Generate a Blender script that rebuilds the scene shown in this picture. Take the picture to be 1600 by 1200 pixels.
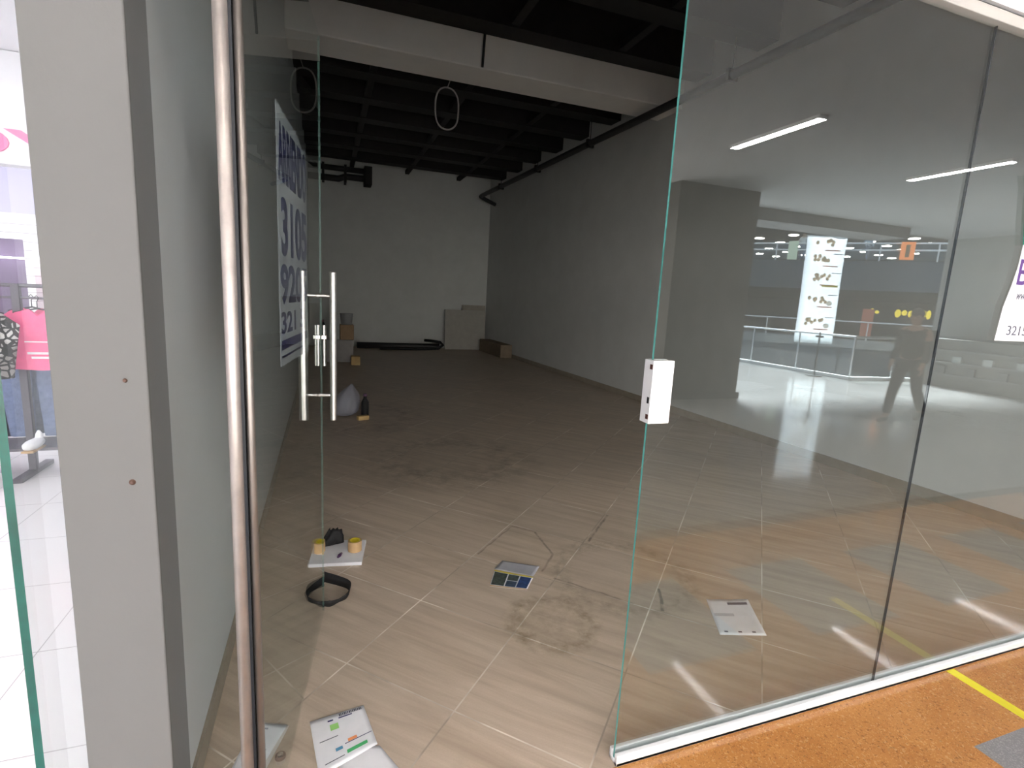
import bpy, bmesh, math, random
from mathutils import Vector, Matrix, noise

random.seed(7)
for _o in list(bpy.data.objects):
    bpy.data.objects.remove(_o)
S = bpy.context.scene
COL = S.collection

# ------------------------------------------------------------------ camera
CAM_H = 1.4
FPX = 810.439
YAW, PITCH, ROLL = math.radians(20.029), math.radians(9.5772), math.radians(3.0509)
def _cam():
    sy, cy = math.sin(YAW), math.cos(YAW)
    fw, rt, up = Vector((sy, cy, 0)), Vector((cy, -sy, 0)), Vector((0, 0, 1))
    f2 = math.cos(PITCH) * fw - math.sin(PITCH) * up
    u2 = math.sin(PITCH) * fw + math.cos(PITCH) * up
    r3 = math.cos(ROLL) * rt + math.sin(ROLL) * u2
    u3 = -math.sin(ROLL) * rt + math.cos(ROLL) * u2
    return r3, u3, f2
_r, _u, _f = _cam()
cd = bpy.data.cameras.new('camera')
cd.sensor_width = 36.0
cd.sensor_fit = 'HORIZONTAL'
cd.lens = FPX * 36.0 / 1600.0
cd.clip_start = 0.02
cd.clip_end = 300
cam = bpy.data.objects.new('camera', cd)
COL.objects.link(cam)
m3 = Matrix((_r, _u, -_f)).transposed()
cam.matrix_world = Matrix.Translation((0, 0, CAM_H)) @ m3.to_4x4()
S.camera = cam

# ------------------------------------------------------------------ sky and exposure
w = bpy.data.worlds.new('overcast_sky')
S.world = w
w.use_nodes = True
bg = w.node_tree.nodes['Background']
bg.inputs[0].default_value = (0.80, 0.92, 1.0, 1)
SKY = 4.5
bg.inputs[1].default_value = SKY
S.view_settings.view_transform = 'Standard'
S.view_settings.look = 'None'
S.view_settings.gamma = 1.0
S.view_settings.use_curve_mapping = False
S.view_settings.exposure = 0.0
S.cycles.max_bounces = 14
S.cycles.diffuse_bounces = 6
S.cycles.glossy_bounces = 5
S.cycles.transparent_max_bounces = 24
LED = 120.0          # concourse light strips
SHOP = 17.0          # neighbour shop ceiling panels

FILL_WIN = 10.3        # unseen glowing windows added across the concourse to light the shop
DOWN_FILL = 150.0          # unseen downlights added along the shopfront to brighten it
# daylight falling through the diffusing atrium skylight
sd = bpy.data.lights.new('skylight_sun', 'SUN')
sd.energy = 70.0
sd.angle = math.radians(16)
sd.color = (.84, .94, 1.0)
so = bpy.data.objects.new('skylight_sun', sd)
COL.objects.link(so)
so.rotation_euler = Vector((-.35, .55, -.76)).to_track_quat('-Z', 'Y').to_euler()

# ------------------------------------------------------------------ helpers
YS = 1.179           # storefront plane
def V(x, y, z):      # a point seen mirrored in the storefront -> where it really stands
    return Vector((x, 2 * YS - y, z))
def rwx(y):          # the store's right wall runs slightly out of square
    return 4.57 - 0.047 * y

class MB:
    def __init__(s):
        s.bm = bmesh.new()
    def add(s, vs, fs, mi=0):
        bv = [s.bm.verts.new(v) for v in vs]
        for f in fs:
            try:
                nf = s.bm.faces.new([bv[i] for i in f])
                nf.material_index = mi
            except ValueError:
                pass
        return bv
    def box(s, a, b, mi=0, M=None):
        x0, y0, z0 = a
        x1, y1, z1 = b
        vs = [(x0, y0, z0), (x1, y0, z0), (x1, y1, z0), (x0, y1, z0), (x0, y0, z1), (x1, y0, z1), (x1, y1, z1), (x0, y1, z1)]
        if M is not None:
            vs = [M @ Vector(v) for v in vs]
        s.add(vs, [(0, 3, 2, 1), (4, 5, 6, 7), (0, 1, 5, 4), (1, 2, 6, 5), (2, 3, 7, 6), (3, 0, 4, 7)], mi)
        return s
    def prism(s, pts, z0, z1, mi=0, M=None):     # pts counter-clockwise in xy
        n = len(pts)
        vs = [Vector((p[0], p[1], z0)) for p in pts] + [Vector((p[0], p[1], z1)) for p in pts]
        if M is not None:
            vs = [M @ v for v in vs]
        fs = [tuple(range(n - 1, -1, -1)), tuple(range(n, 2 * n))]
        fs += [(i, (i + 1) % n, n + (i + 1) % n, n + i) for i in range(n)]
        s.add(vs, fs, mi)
        return s
    def tube(s, pts, r, n=12, mi=0, cap=True):
        pts = [Vector(p) for p in pts]
        rs = r if isinstance(r, (list, tuple)) else [r] * len(pts)
        rings = []
        ref = None
        for i, p in enumerate(pts):
            t = (pts[min(i + 1, len(pts) - 1)] - pts[max(i - 1, 0)]).normalized()
            if ref is None:
                ref = t.orthogonal().normalized()
            ref = (ref - t * ref.dot(t))
            ref = ref.normalized() if ref.length > 1e-6 else t.orthogonal().normalized()
            b = t.cross(ref)
            rings.append([p + (ref * math.cos(2 * math.pi * k / n) + b * math.sin(2 * math.pi * k / n)) * rs[i] for k in range(n)])
        vs = [v for rg in rings for v in rg]
        fs = []
        for i in range(len(pts) - 1):
            for k in range(n):
                fs.append((i * n + k, i * n + (k + 1) % n, (i + 1) * n + (k + 1) % n, (i + 1) * n + k))
        if cap:
            fs.append(tuple(range(n - 1, -1, -1)))
            fs.append(tuple((len(pts) - 1) * n + k for k in range(n)))
        s.add(vs, fs, mi)
        return s
    def lathe(s, prof, c=(0, 0, 0), n=24, mi=0, M=None):    # prof [(r,z)]
        c = Vector(c)
        vs = []
        for r, z in prof:
            for k in range(n):
                v = Vector((r * math.cos(2 * math.pi * k / n), r * math.sin(2 * math.pi * k / n), z))
                if M is not None:
                    v = M @ v
                vs.append(v + c)
        fs = []
        for i in range(len(prof) - 1):
            for k in range(n):
                fs.append((i * n + k, i * n + (k + 1) % n, (i + 1) * n + (k + 1) % n, (i + 1) * n + k))
        s.add(vs, fs, mi)
        return s
    def ball(s, c, r, n=12, mi=0):
        c = Vector(c)
        r = Vector(r) if not isinstance(r, (int, float)) else Vector((r, r, r))
        m = n // 2
        vs = [c + Vector((0, 0, -r.z))]
        for i in range(1, m):
            a = -math.pi / 2 + math.pi * i / m
            for k in range(n):
                t = 2 * math.pi * k / n
                vs.append(c + Vector((r.x * math.cos(a) * math.cos(t), r.y * math.cos(a) * math.sin(t), r.z * math.sin(a))))
        vs.append(c + Vector((0, 0, r.z)))
        fs = [(0, 1 + (k + 1) % n, 1 + k) for k in range(n)]
        for i in range(m - 2):
            for k in range(n):
                fs.append((1 + i * n + k, 1 + i * n + (k + 1) % n, 1 + (i + 1) * n + (k + 1) % n, 1 + (i + 1) * n + k))
        b = 1 + (m - 2) * n
        fs += [(b + k, b + (k + 1) % n, len(vs) - 1) for k in range(n)]
        s.add(vs, fs, mi)
        return s
    def sheet(s, fn, nu, nv, mi=0):
        vs = [fn(i / nu, j / nv) for j in range(nv + 1) for i in range(nu + 1)]
        fs = [(j * (nu + 1) + i, j * (nu + 1) + i + 1, (j + 1) * (nu + 1) + i + 1, (j + 1) * (nu + 1) + i) for j in range(nv) for i in range(nu)]
        s.add(vs, fs, mi)
        return s
    def build(s, name, mat, parent=None, smooth=False, bevel=0, solid=0, subsurf=0, label=None, segs=2):
        me = bpy.data.meshes.new(name)
        bmesh.ops.recalc_face_normals(s.bm, faces=s.bm.faces[:]) if not solid else None
        s.bm.to_mesh(me)
        s.bm.free()
        for mm in (mat if isinstance(mat, (list, tuple)) else [mat]):
            me.materials.append(mm)
        if smooth:
            for p in me.polygons:
                p.use_smooth = True
        o = bpy.data.objects.new(name, me)
        COL.objects.link(o)
        if parent is not None:
            o.parent = parent
        if solid:
            k = o.modifiers.new('solid', 'SOLIDIFY')
            k.thickness = solid
            k.offset = 0
        if bevel:
            k = o.modifiers.new('bevel', 'BEVEL')
            k.width = bevel
            k.segments = segs
            k.limit_method = 'ANGLE'
        if subsurf:
            k = o.modifiers.new('sub', 'SUBSURF')
            k.levels = k.render_levels = subsurf
        if label:
            o['label'] = label
        return o

def thing(name, label, cat, loc=(0, 0, 0), group=None):
    o = bpy.data.objects.new(name, None)
    o.empty_display_size = 0.1
    COL.objects.link(o)
    o.location = loc
    return tag(o, label, cat, group)
def tag(o, label, cat, group=None):
    o['label'] = label
    o['category'] = cat
    if group:
        o['group'] = group
    return o
def struct(o, label=None, cat=None):
    o['kind'] = 'structure'
    if label:
        o['label'] = label
    if cat:
        o['category'] = cat
    return o
def copy_tree(o, parent=None):
    c = o.copy()
    COL.objects.link(c)
    if parent is not None:
        c.parent = parent
    for ch in list(o.children):
        copy_tree(ch, c)
    return c
def text_mesh(txt, bold=0.0, extrude=0.0):
    cu = bpy.data.curves.new('lettering', 'FONT')
    cu.body = txt
    cu.size = 1
    cu.offset = bold
    cu.extrude = extrude
    cu.resolution_u = 5
    o = bpy.data.objects.new('lettering', cu)
    COL.objects.link(o)
    dg = bpy.context.evaluated_depsgraph_get()
    me = bpy.data.meshes.new_from_object(o.evaluated_get(dg))
    bpy.data.objects.remove(o)
    bpy.data.curves.remove(cu)
    return me
def lettering(name, txt, mat, parent, org, ux, uy, w_, h_, bold=0.0, thick=0.0006, slant=0):
    """text fitted to the rectangle org + a*ux + b*uy (a<w_, b<h_), extruded a little"""
    me = text_mesh(txt, bold, 0.5)
    xs = [v.co.x for v in me.vertices]
    ys = [v.co.y for v in me.vertices]
    x0, x1, y0, y1 = min(xs), max(xs), min(ys), max(ys)
    org, ux, uy = Vector(org), Vector(ux).normalized(), Vector(uy).normalized()
    nz = ux.cross(uy)
    for v in me.vertices:
        a = (v.co.x - x0) / (x1 - x0) * w_
        b = (v.co.y - y0) / (y1 - y0) * h_
        v.co = org + ux * (a + slant * b) + uy * b + nz * (v.co.z * 2 * thick)
    me.name = name
    me.materials.append(mat)
    o = bpy.data.objects.new(name, me)
    COL.objects.link(o)
    o.parent = parent
    return o

# ------------------------------------------------------------------ materials
MATS = {}
class NT:
    def __init__(s, name):
        s.m = bpy.data.materials.new(name)
        s.m.use_nodes = True
        s.t = s.m.node_tree
        s.t.nodes.clear()
        s.out = s.n('ShaderNodeOutputMaterial')
    def n(s, typ, **kw):
        nd = s.t.nodes.new(typ)
        for k, v in kw.items():
            setattr(nd, k, v)
        return nd
    def l(s, a, b):
        s.t.links.new(a, b)
    def math(s, op, a, b=None, c=None, clamp=False):
        nd = s.n('ShaderNodeMath', operation=op, use_clamp=clamp)
        for i, v in enumerate((a, b, c)):
            if v is None:
                continue
            if isinstance(v, (int, float)):
                nd.inputs[i].default_value = v
            else:
                s.l(v, nd.inputs[i])
        return nd.outputs[0]
    def mix(s, fac, a, b, blend='MIX'):
        nd = s.n('ShaderNodeMix', data_type='RGBA', blend_type=blend)
        for key, v in ((0, fac), (6, a), (7, b)):
            if isinstance(v, (int, float)):
                nd.inputs[key].default_value = v
            elif isinstance(v, tuple):
                nd.inputs[key].default_value = v if len(v) == 4 else (*v, 1)
            else:
                s.l(v, nd.inputs[key])
        return nd.outputs[2]
    def pos(s):
        return s.n('ShaderNodeNewGeometry').outputs['Position']
    def obj(s):
        return s.n('ShaderNodeTexCoord').outputs['Object']
    def noise(s, vec, scale, detail=4, rough=.55, dist=0):
        nd = s.n('ShaderNodeTexNoise')
        s.l(vec, nd.inputs['Vector'])
        nd.inputs['Scale'].default_value = scale
        nd.inputs['Detail'].default_value = detail
        nd.inputs['Roughness'].default_value = rough
        nd.inputs['Distortion'].default_value = dist
        return nd.outputs['Fac']
    def ramp(s, fac, a, b):
        nd = s.n('ShaderNodeMapRange')
        s.l(fac, nd.inputs[0])
        nd.inputs[1].default_value = a
        nd.inputs[2].default_value = b
        return nd.outputs[0]
    def principled(s, col, rough=.5, spec=.5, metal=0, bump=None, bstr=.1, bdist=.002):
        p = s.n('ShaderNodeBsdfPrincipled')
        if isinstance(col, tuple):
            p.inputs['Base Color'].default_value = (*col[:3], 1)
        else:
            s.l(col, p.inputs['Base Color'])
        if isinstance(rough, (int, float)):
            p.inputs['Roughness'].default_value = rough
        else:
            s.l(rough, p.inputs['Roughness'])
        p.inputs['Specular IOR Level'].default_value = spec
        p.inputs['Metallic'].default_value = metal
        if bump is not None:
            b = s.n('ShaderNodeBump')
            b.inputs['Strength'].default_value = bstr
            b.inputs['Distance'].default_value = bdist
            s.l(bump, b.inputs['Height'])
            s.l(b.outputs[0], p.inputs['Normal'])
        s.l(p.outputs[0], s.out.inputs[0])
        return p

def plain(name, col, rough=.5, spec=.5, metal=0, var=.08, scale=9, bump=.0):
    if name in MATS:
        return MATS[name]
    t = NT(name)
    f = t.noise(t.obj(), scale, 5, .6)
    k = t.ramp(f, .3, .7)
    lo = tuple(c * (1 - var) for c in col)
    hi = tuple(min(1, c * (1 + var)) for c in col)
    c = t.mix(k, lo, hi)
    if bump:
        t.principled(c, rough, spec, metal, t.noise(t.obj(), scale * 25, 3), bump, .001)
    else:
        t.principled(c, rough, spec, metal)
    MATS[name] = t.m
    return t.m
def emit(name, col, strength):
    if name in MATS:
        return MATS[name]
    t = NT(name)
    e = t.n('ShaderNodeEmission')
    e.inputs[0].default_value = (*col, 1)
    e.inputs[1].default_value = strength
    t.l(e.outputs[0], t.out.inputs[0])
    MATS[name] = t.m
    return t.m
def paint(name, col, scale=3.0, var=.05):
    t = NT(name)
    f = t.ramp(t.noise(t.pos(), scale, 5, .6), .25, .75)
    c = t.mix(f, tuple(x * (1 - var) for x in col), tuple(min(1, x * (1 + var)) for x in col))
    t.principled(c, .75, .25, 0, t.noise(t.pos(), 90, 4, .6), .12, .002)
    return t.m
def glass_mat(name, tint, r0):
    """thin clear glass: straight-through tinted light plus a Schlick mirror reflection on each face"""
    t = NT(name)
    g = t.n('ShaderNodeNewGeometry')
    d = t.n('ShaderNodeVectorMath', operation='DOT_PRODUCT')
    t.l(g.outputs['Normal'], d.inputs[0])
    t.l(g.outputs['Incoming'], d.inputs[1])
    c = t.math('ABSOLUTE', d.outputs['Value'])
    p5 = t.math('POWER', t.math('SUBTRACT', 1.0, c, clamp=True), 5.0)
    R = t.math('MULTIPLY_ADD', p5, 1 - r0, r0, clamp=True)
    tr = t.n('ShaderNodeBsdfTransparent')
    tr.inputs[0].default_value = (*tint, 1)
    gl = t.n('ShaderNodeBsdfGlossy')
    gl.inputs['Roughness'].default_value = 0.0
    gl.inputs[0].default_value = (1, 1, 1, 1)
    mx = t.n('ShaderNodeMixShader')
    t.l(R, mx.inputs[0])
    t.l(tr.outputs[0], mx.inputs[1])
    t.l(gl.outputs[0], mx.inputs[2])
    t.l(mx.outputs[0], t.out.inputs[0])
    return t.m

M_GLASS = glass_mat('clear_glass', (.95, .97, .96), .085)
M_DOORGLASS = glass_mat('door_glass', (.86, .91, .90), .11)
def clear_mat():
    t = NT('door_glass_rear')
    tr = t.n('ShaderNodeBsdfTransparent')
    tr.inputs[0].default_value = (.97, .99, .98, 1)
    t.l(tr.outputs[0], t.out.inputs[0])
    return t.m
M_GLASSREAR = clear_mat()
M_EDGE = plain('green_glass_edge', (.10, .36, .33), .2, .7, 0, .3, 5)
M_EDGE2 = plain('deep_green_glass_edge', (.0, .075, .055), .25, .6, 0, .4, 6)
M_WALL = paint('white_emulsion', (.56, .565, .555))
M_WALLBACK = paint('back_wall_emulsion', (.58, .585, .56))
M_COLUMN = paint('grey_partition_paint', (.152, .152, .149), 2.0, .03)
M_BEAM = paint('pale_beam_paint', (.74, .72, .70))
M_BULK = paint('white_bulkhead_paint', (.86, .86, .88), 2, .02)
M_MALLCEIL = paint('concourse_ceiling_paint', (.38, .385, .385), 1.5, .03)
M_TAUPE = paint('taupe_column_cladding', (.055, .048, .040), 2, .06)
M_BEAMD = paint('grey_atrium_beam_paint', (.20, .20, .20), 2, .05)
M_CONC = paint('blue_grey_concrete', (.045, .075, .105), .4, .12)
M_BLACKC = paint('black_ceiling_paint', (.012, .010, .010), 2, .3)
M_JOIST = plain('black_steel', (.010, .009, .009), .6, .3, 0, .25)
M_BLACK = plain('matt_black', (.012, .012, .013), .65, .3)
M_DARKPIPE = plain('dark_pipe_paint', (.022, .021, .022), .5, .4)
M_STEEL = plain('brushed_stainless_steel', (.62, .60, .57), .28, .5, 1, .05, 30)
M_POLE = plain('worn_stainless_tube', (.43, .39, .365), .42, .5, .7, .12, 18)
M_ALU = plain('silver_aluminium', (.82, .83, .85), .4, .5, .25, .04)
M_FRAMEP = plain('beige_grey_frame_paint', (.40, .385, .36), .5, .4, .1, .04)
M_GASKET = plain('dark_gasket', (.01, .012, .016), .5, .3)
M_SKIRT = plain('beige_tile_skirting', (.30, .26, .21), .45, .4, 0, .12)
M_WHITE = plain('white_painted_metal', (.88, .88, .88), .35, .5, 0, .02)
M_PAPER = plain('white_paper', (.72, .72, .75), .6, .3, 0, .05, 14)
M_PAPERB = plain('dull_paper', (.46, .46, .50), .6, .3, 0, .1, 14)
M_FOAM = plain('white_foam_board', (.74, .74, .78), .6, .3, 0, .04)
M_NAVY = plain('navy_ink', (.03, .03, .11), .6, .2, 0, .1, 30)
M_INK = plain('grey_ink', (.10, .10, .13), .6, .2)
M_GREEN = plain('green_ink', (.08, .42, .16), .6, .2)
M_POSTERG = plain('poster_green', (.01, .27, .17), .5, .3, 0, .05)
M_LIME = plain('lime_ink', (.30, .60, .18), .6, .2)
M_ORANGE = plain('orange_ink', (.75, .28, .12), .6, .2)
M_PURPLE = plain('purple_ink', (.10, .045, .19), .6, .2)
M_CARD = plain('brown_cardboard', (.30, .20, .12), .8, .2, 0, .12)
M_BOARD = plain('grey_beige_fibre_board', (.40, .38, .34), .8, .2, 0, .06)
M_TAPE = plain('tan_tape', (.50, .33, .17), .4, .5, 0, .08)
M_TAPEIN = plain('yellow_tape', (.62, .50, .03), .35, .5, 0, .15)
M_YEL = plain('yellow_marking', (.62, .54, .015), .45, .4, 0, .06, 20)
M_GREYBIN = plain('grey_plastic', (.22, .22, .22), .5, .4)
M_WOOD = plain('raw_wood', (.52, .36, .16), .7, .3, 0, .15)
M_SKIN = plain('skin', (.42, .27, .19), .6, .3)
M_HAIR = plain('dark_hair', (.015, .012, .01), .6, .3)
M_CLOTHD = plain('dark_clothes', (.014, .013, .012), .85, .2)
M_TROUS = plain('charcoal_trousers', (.014, .014, .016), .85, .2)
M_CHROME = plain('rail_steel', (.72, .73, .74), .25, .5, 1, .03)
M_SHOPW = paint('shop_white_paint', (.88, .87, .90), 2, .02)
M_PINK = plain('pink_acrylic', (.90, .20, .42), .4, .4, 0, .04)
M_PINKC = plain('pink_cotton', (.90, .13, .30), .85, .2, 0, .12, 12, .3)
M_DENIM = plain('blue_denim', (.15, .19, .32), .85, .2, 0, .25, 25, .3)
M_RACK = plain('dark_grey_rack_steel', (.10, .09, .11), .45, .5)
M_LILAC = paint('lilac_grey_paint', (.50, .48, .62), 2, .04)

def mat_tiles():
    t = NT('beige_veined_floor_tiles')
    P = t.pos()
    mp = t.n('ShaderNodeMapping')
    mp.inputs['Rotation'].default_value = (0, 0, math.radians(-45))   # u along +45 deg, v across
    t.l(P, mp.inputs[0])
    sp = t.n('ShaderNodeSeparateXYZ')
    t.l(mp.outputs[0], sp.inputs[0])
    T = .4755
    def cell(c, off):
        f = t.math('FRACT', t.math('DIVIDE', t.math('SUBTRACT', c, off - 40 * T), T))
        d = t.math('MULTIPLY', t.math('MINIMUM', f, t.math('SUBTRACT', 1.0, f)), T)
        return d, t.math('FLOOR', t.math('DIVIDE', t.math('SUBTRACT', c, off - 40 * T), T))
    du, iu = cell(sp.outputs[0], 1.35)
    dv, iv = cell(sp.outputs[1], .78)
    dm = t.math('MINIMUM', du, dv)
    grout = t.math('SUBTRACT', 1.0, t.ramp(dm, .0016, .0038), clamp=True)
    st = t.n('ShaderNodeMapping')
    st.inputs['Scale'].default_value = (7.0, .55, 1)
    t.l(mp.outputs[0], st.inputs[0])
    cmb = t.n('ShaderNodeCombineXYZ')
    t.l(iu, cmb.inputs[0]); t.l(iv, cmb.inputs[1])
    wn = t.n('ShaderNodeTexWhiteNoise', noise_dimensions='2D')
    t.l(cmb.outputs[0], wn.inputs['Vector'])
    ad = t.n('ShaderNodeVectorMath', operation='MULTIPLY_ADD')
    t.l(wn.outputs['Color'], ad.inputs[0]); ad.inputs[1].default_value = (9, 9, 0); t.l(st.outputs[0], ad.inputs[2])
    vein = t.ramp(t.noise(ad.outputs[0], 2.4, 6, .62, .6), .3, .72)
    fine = t.noise(P, 160, 3, .7)
    base = t.mix(vein, (.40, .315, .24), (.60, .49, .39))
    base = t.mix(t.math('MULTIPLY', wn.outputs['Value'], .18), base, (.40, .34, .29))
    base = t.mix(t.math('MULTIPLY', t.ramp(fine, .35, .8), .15), base, (.25, .21, .17))
    gcol = t.mix(t.ramp(t.noise(P, 2.6, 3), .42, .62), (.33, .275, .22), (.84, .77, .68))
    col = t.mix(grout, base, gcol)
    # trodden-in dirt: a broad smear deeper in the shop, a ring left by a bucket, dark scuffs
    dirt = t.ramp(t.noise(P, 1.1, 5, .65, .8), .52, .74)
    col = t.mix(t.math('MULTIPLY', dirt, .24), col, (.13, .105, .08))
    def ring(cx, cy, r, wd, amt, c, c0, ns=9):
        nonlocal col
        vs = t.n('ShaderNodeVectorMath', operation='DISTANCE')
        t.l(P, vs.inputs[0]); vs.inputs[1].default_value = (cx, cy, 0)
        nz = t.noise(P, ns, 4, .7)
        d = t.math('ABSOLUTE', t.math('SUBTRACT', t.math('ADD', vs.outputs['Value'], t.math('MULTIPLY', t.math('SUBTRACT', nz, .5), .12)), r))
        f = t.math('SUBTRACT', 1.0, t.ramp(d, 0, wd), clamp=True)
        f = t.math('MULTIPLY', f, t.math('MULTIPLY', t.ramp(t.noise(P, ns * 1.7, 4, .7), c0, .68), amt), clamp=True)
        col = t.mix(f, col, c)
    ring(.93, 1.87, .17, .06, .75, (.14, .10, .04), .38)
    ring(.93, 1.87, .05, .16, .35, (.18, .13, .06), .35, 14)
    ring(1.45, 2.15, .33, .09, .5, (.11, .10, .06), .42)
    ring(.25, 5.9, .6, .4, .5, (.10, .06, .05), .40, 4)
    ring(1.0, 4.2, .5, .35, .55, (.10, .085, .06), .42, 4)
    spf = t.n('ShaderNodeSeparateXYZ'); t.l(P, spf.inputs[0])
    def scuff(a, b, wd, amt, c):          # a thin dark scuff mark along a straight line on the tiles
        nonlocal col
        L = math.hypot(b[0] - a[0], b[1] - a[1]); dx, dy = (b[0] - a[0]) / L, (b[1] - a[1]) / L
        wob = t.math('MULTIPLY', t.math('SUBTRACT', t.noise(P, 12, 2), .5), .02)
        qx = t.math('SUBTRACT', spf.outputs[0], a[0]); qy = t.math('SUBTRACT', spf.outputs[1], a[1])
        al = t.math('ADD', t.math('MULTIPLY', qx, dx), t.math('MULTIPLY', qy, dy))
        ac = t.math('ABSOLUTE', t.math('ADD', t.math('SUBTRACT', t.math('MULTIPLY', qx, dy), t.math('MULTIPLY', qy, dx)), wob))
        f = t.math('SUBTRACT', 1.0, t.ramp(ac, wd * .4, wd), clamp=True)
        f = t.math('MULTIPLY', f, t.math('MULTIPLY', t.math('GREATER_THAN', al, 0), t.math('LESS_THAN', al, L)))
        f = t.math('MULTIPLY', f, t.math('MULTIPLY', t.ramp(t.noise(P, 17, 3), .3, .55), amt), clamp=True)
        col = t.mix(f, col, c)
    dk = (.06, .045, .035)
    scuff((1.756, 2.832), (1.45, 2.523), .010, .65, dk)
    scuff((.774, 2.531), (1.078, 2.821), .007, .5, (.10, .06, .05))
    scuff((1.078, 2.821), (1.185, 2.714), .008, .5, (.10, .06, .05))
    scuff((1.185, 2.714), (1.182, 2.431), .009, .6, dk)
    scuff((1.182, 2.431), (1.051, 2.275), .008, .5, (.10, .06, .05))
    scuff((1.084, 2.203), (1.362, 1.899), .008, .5, dk)
    scuff((1.56, 1.977), (1.463, 1.81), .010, .8, (.10, .10, .08))
    rough = t.math('MULTIPLY_ADD', vein, .12, .36)
    hgt = t.math('SUBTRACT', 1.0, grout)
    t.principled(col, rough, .4, 0, hgt, .25, .002)
    return t.m
M_TILES = mat_tiles()

def mat_terrazzo():
    t = NT('orange_terrazzo_with_grey_inlays')
    P = t.pos()
    sp = t.n('ShaderNodeSeparateXYZ'); t.l(P, sp.inputs[0])
    def chips(scale):
        v = t.n('ShaderNodeTexVoronoi'); t.l(P, v.inputs['Vector']); v.inputs['Scale'].default_value = scale
        return v
    v1, v2 = chips(150), chips(330)
    s1 = t.n('ShaderNodeSeparateColor'); t.l(v1.outputs['Color'], s1.inputs[0])
    s2 = t.n('ShaderNodeSeparateColor'); t.l(v2.outputs['Color'], s2.inputs[0])
    big = t.ramp(t.noise(P, 5, 4), .3, .7)
    org = t.mix(big, (.36, .15, .042), (.44, .20, .062))
    org = t.mix(t.math('MULTIPLY', t.math('GREATER_THAN', s1.outputs[0], .95), .3), org, (.60, .40, .2))
    org = t.mix(t.math('MULTIPLY', t.math('LESS_THAN', s1.outputs[1], .04), .35), org, (.10, .05, .02))
    org = t.mix(t.math('MULTIPLY', t.math('GREATER_THAN', s2.outputs[0], .9), .5), org, (.60, .33, .12))
    org = t.mix(t.math('MULTIPLY', t.math('LESS_THAN', s2.outputs[1], .06), .6), org, (.16, .08, .03))
    gry = t.mix(t.math('MULTIPLY', t.math('GREATER_THAN', s2.outputs[2], .8), .6), (.20, .195, .20), (.32, .31, .31))
    px = t.math('MULTIPLY', t.math('FRACT', t.math('DIVIDE', t.math('ADD', sp.outputs[0], 20 * .87 - 2.03), .87)), .87)
    inx = t.math('LESS_THAN', px, .53)
    iny = t.math('MULTIPLY', t.math('LESS_THAN', sp.outputs[1], .88), t.math('GREATER_THAN', sp.outputs[1], .31))
    col = t.mix(t.math('MULTIPLY', inx, iny), org, gry)
    rough = t.math('MULTIPLY_ADD', t.noise(P, 7, 4), .05, .035)
    t.principled(col, rough, .5)
    return t.m
M_TERR = mat_terrazzo()
def mat_lightfloor():
    t = NT('polished_light_terrazzo')
    P = t.pos()
    v = t.n('ShaderNodeTexVoronoi'); t.l(P, v.inputs['Vector']); v.inputs['Scale'].default_value = 60
    s1 = t.n('ShaderNodeSeparateColor'); t.l(v.outputs['Color'], s1.inputs[0])
    big = t.ramp(t.noise(P, 1.2, 4), .3, .7)
    col = t.mix(big, (.30, .29, .275), (.38, .37, .355))
    col = t.mix(t.math('MULTIPLY', t.math('GREATER_THAN', s1.outputs[0], .85), .4), col, (.16, .15, .14))
    t.principled(col, t.math('MULTIPLY_ADD', t.noise(P, 3, 3), .07, .06), .6)
    return t.m
M_LIGHTF = mat_lightfloor()
def mat_shopfloor():
    t = NT('white_square_shop_tiles')
    P = t.pos()
    mp = t.n('ShaderNodeMapping'); mp.inputs['Rotation'].default_value = (0, 0, math.radians(-45)); t.l(P, mp.inputs[0])
    sp = t.n('ShaderNodeSeparateXYZ'); t.l(P, sp.inputs[0])
    def cell(c, off, T):
        f = t.math('FRACT', t.math('DIVIDE', t.math('ADD', c, 30 * T - off), T))
        return t.math('MULTIPLY', t.math('MINIMUM', f, t.math('SUBTRACT', 1.0, f)), T)
    d = t.math('MINIMUM', cell(sp.outputs[0], -1.02, .6), cell(sp.outputs[1], 1.69, .52))
    g = t.math('SUBTRACT', 1.0, t.ramp(d, .001, .003), clamp=True)
    col = t.mix(g, (.80, .78, .78), (.42, .40, .40))
    t.principled(col, .22, .5)
    return t.m
M_SHOPF = mat_shopfloor()
def mat_slats():
    t = NT('white_slat_boards')
    sp = t.n('ShaderNodeSeparateXYZ'); t.l(t.pos(), sp.inputs[0])
    f = t.math('FRACT', t.math('DIVIDE', sp.outputs[2], .075))
    g = t.math('LESS_THAN', f, .09)
    t.principled(t.mix(g, (.86, .86, .86), (.45, .43, .45)), .5, .4)
    return t.m
M_SLAT = mat_slats()
def mat_pattern():
    t = NT('black_and_white_print_fabric')
    v = t.n('ShaderNodeTexVoronoi', feature='DISTANCE_TO_EDGE'); t.l(t.obj(), v.inputs['Vector']); v.inputs['Scale'].default_value = 26
    n = t.ramp(t.noise(t.obj(), 5, 3), .45, .55)
    k = t.math('LESS_THAN', v.outputs['Distance'], .14)
    t.principled(t.mix(k, t.mix(n, (.28, .26, .25), (.60, .58, .57)), (.03, .03, .03)), .85, .2)
    return t.m
M_PRINT = mat_pattern()
def mat_plasticbag():
    t = NT('cloudy_plastic_film')
    d = t.n('ShaderNodeBsdfPrincipled'); d.inputs['Base Color'].default_value = (.36, .36, .42, 1); d.inputs['Roughness'].default_value = .3
    tr = t.n('ShaderNodeBsdfTransparent')
    mx = t.n('ShaderNodeMixShader'); mx.inputs[0].default_value = .55
    t.l(tr.outputs[0], mx.inputs[1]); t.l(d.outputs[0], mx.inputs[2]); t.l(mx.outputs[0], t.out.inputs[0])
    return t.m
M_BAG = mat_plasticbag()
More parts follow.
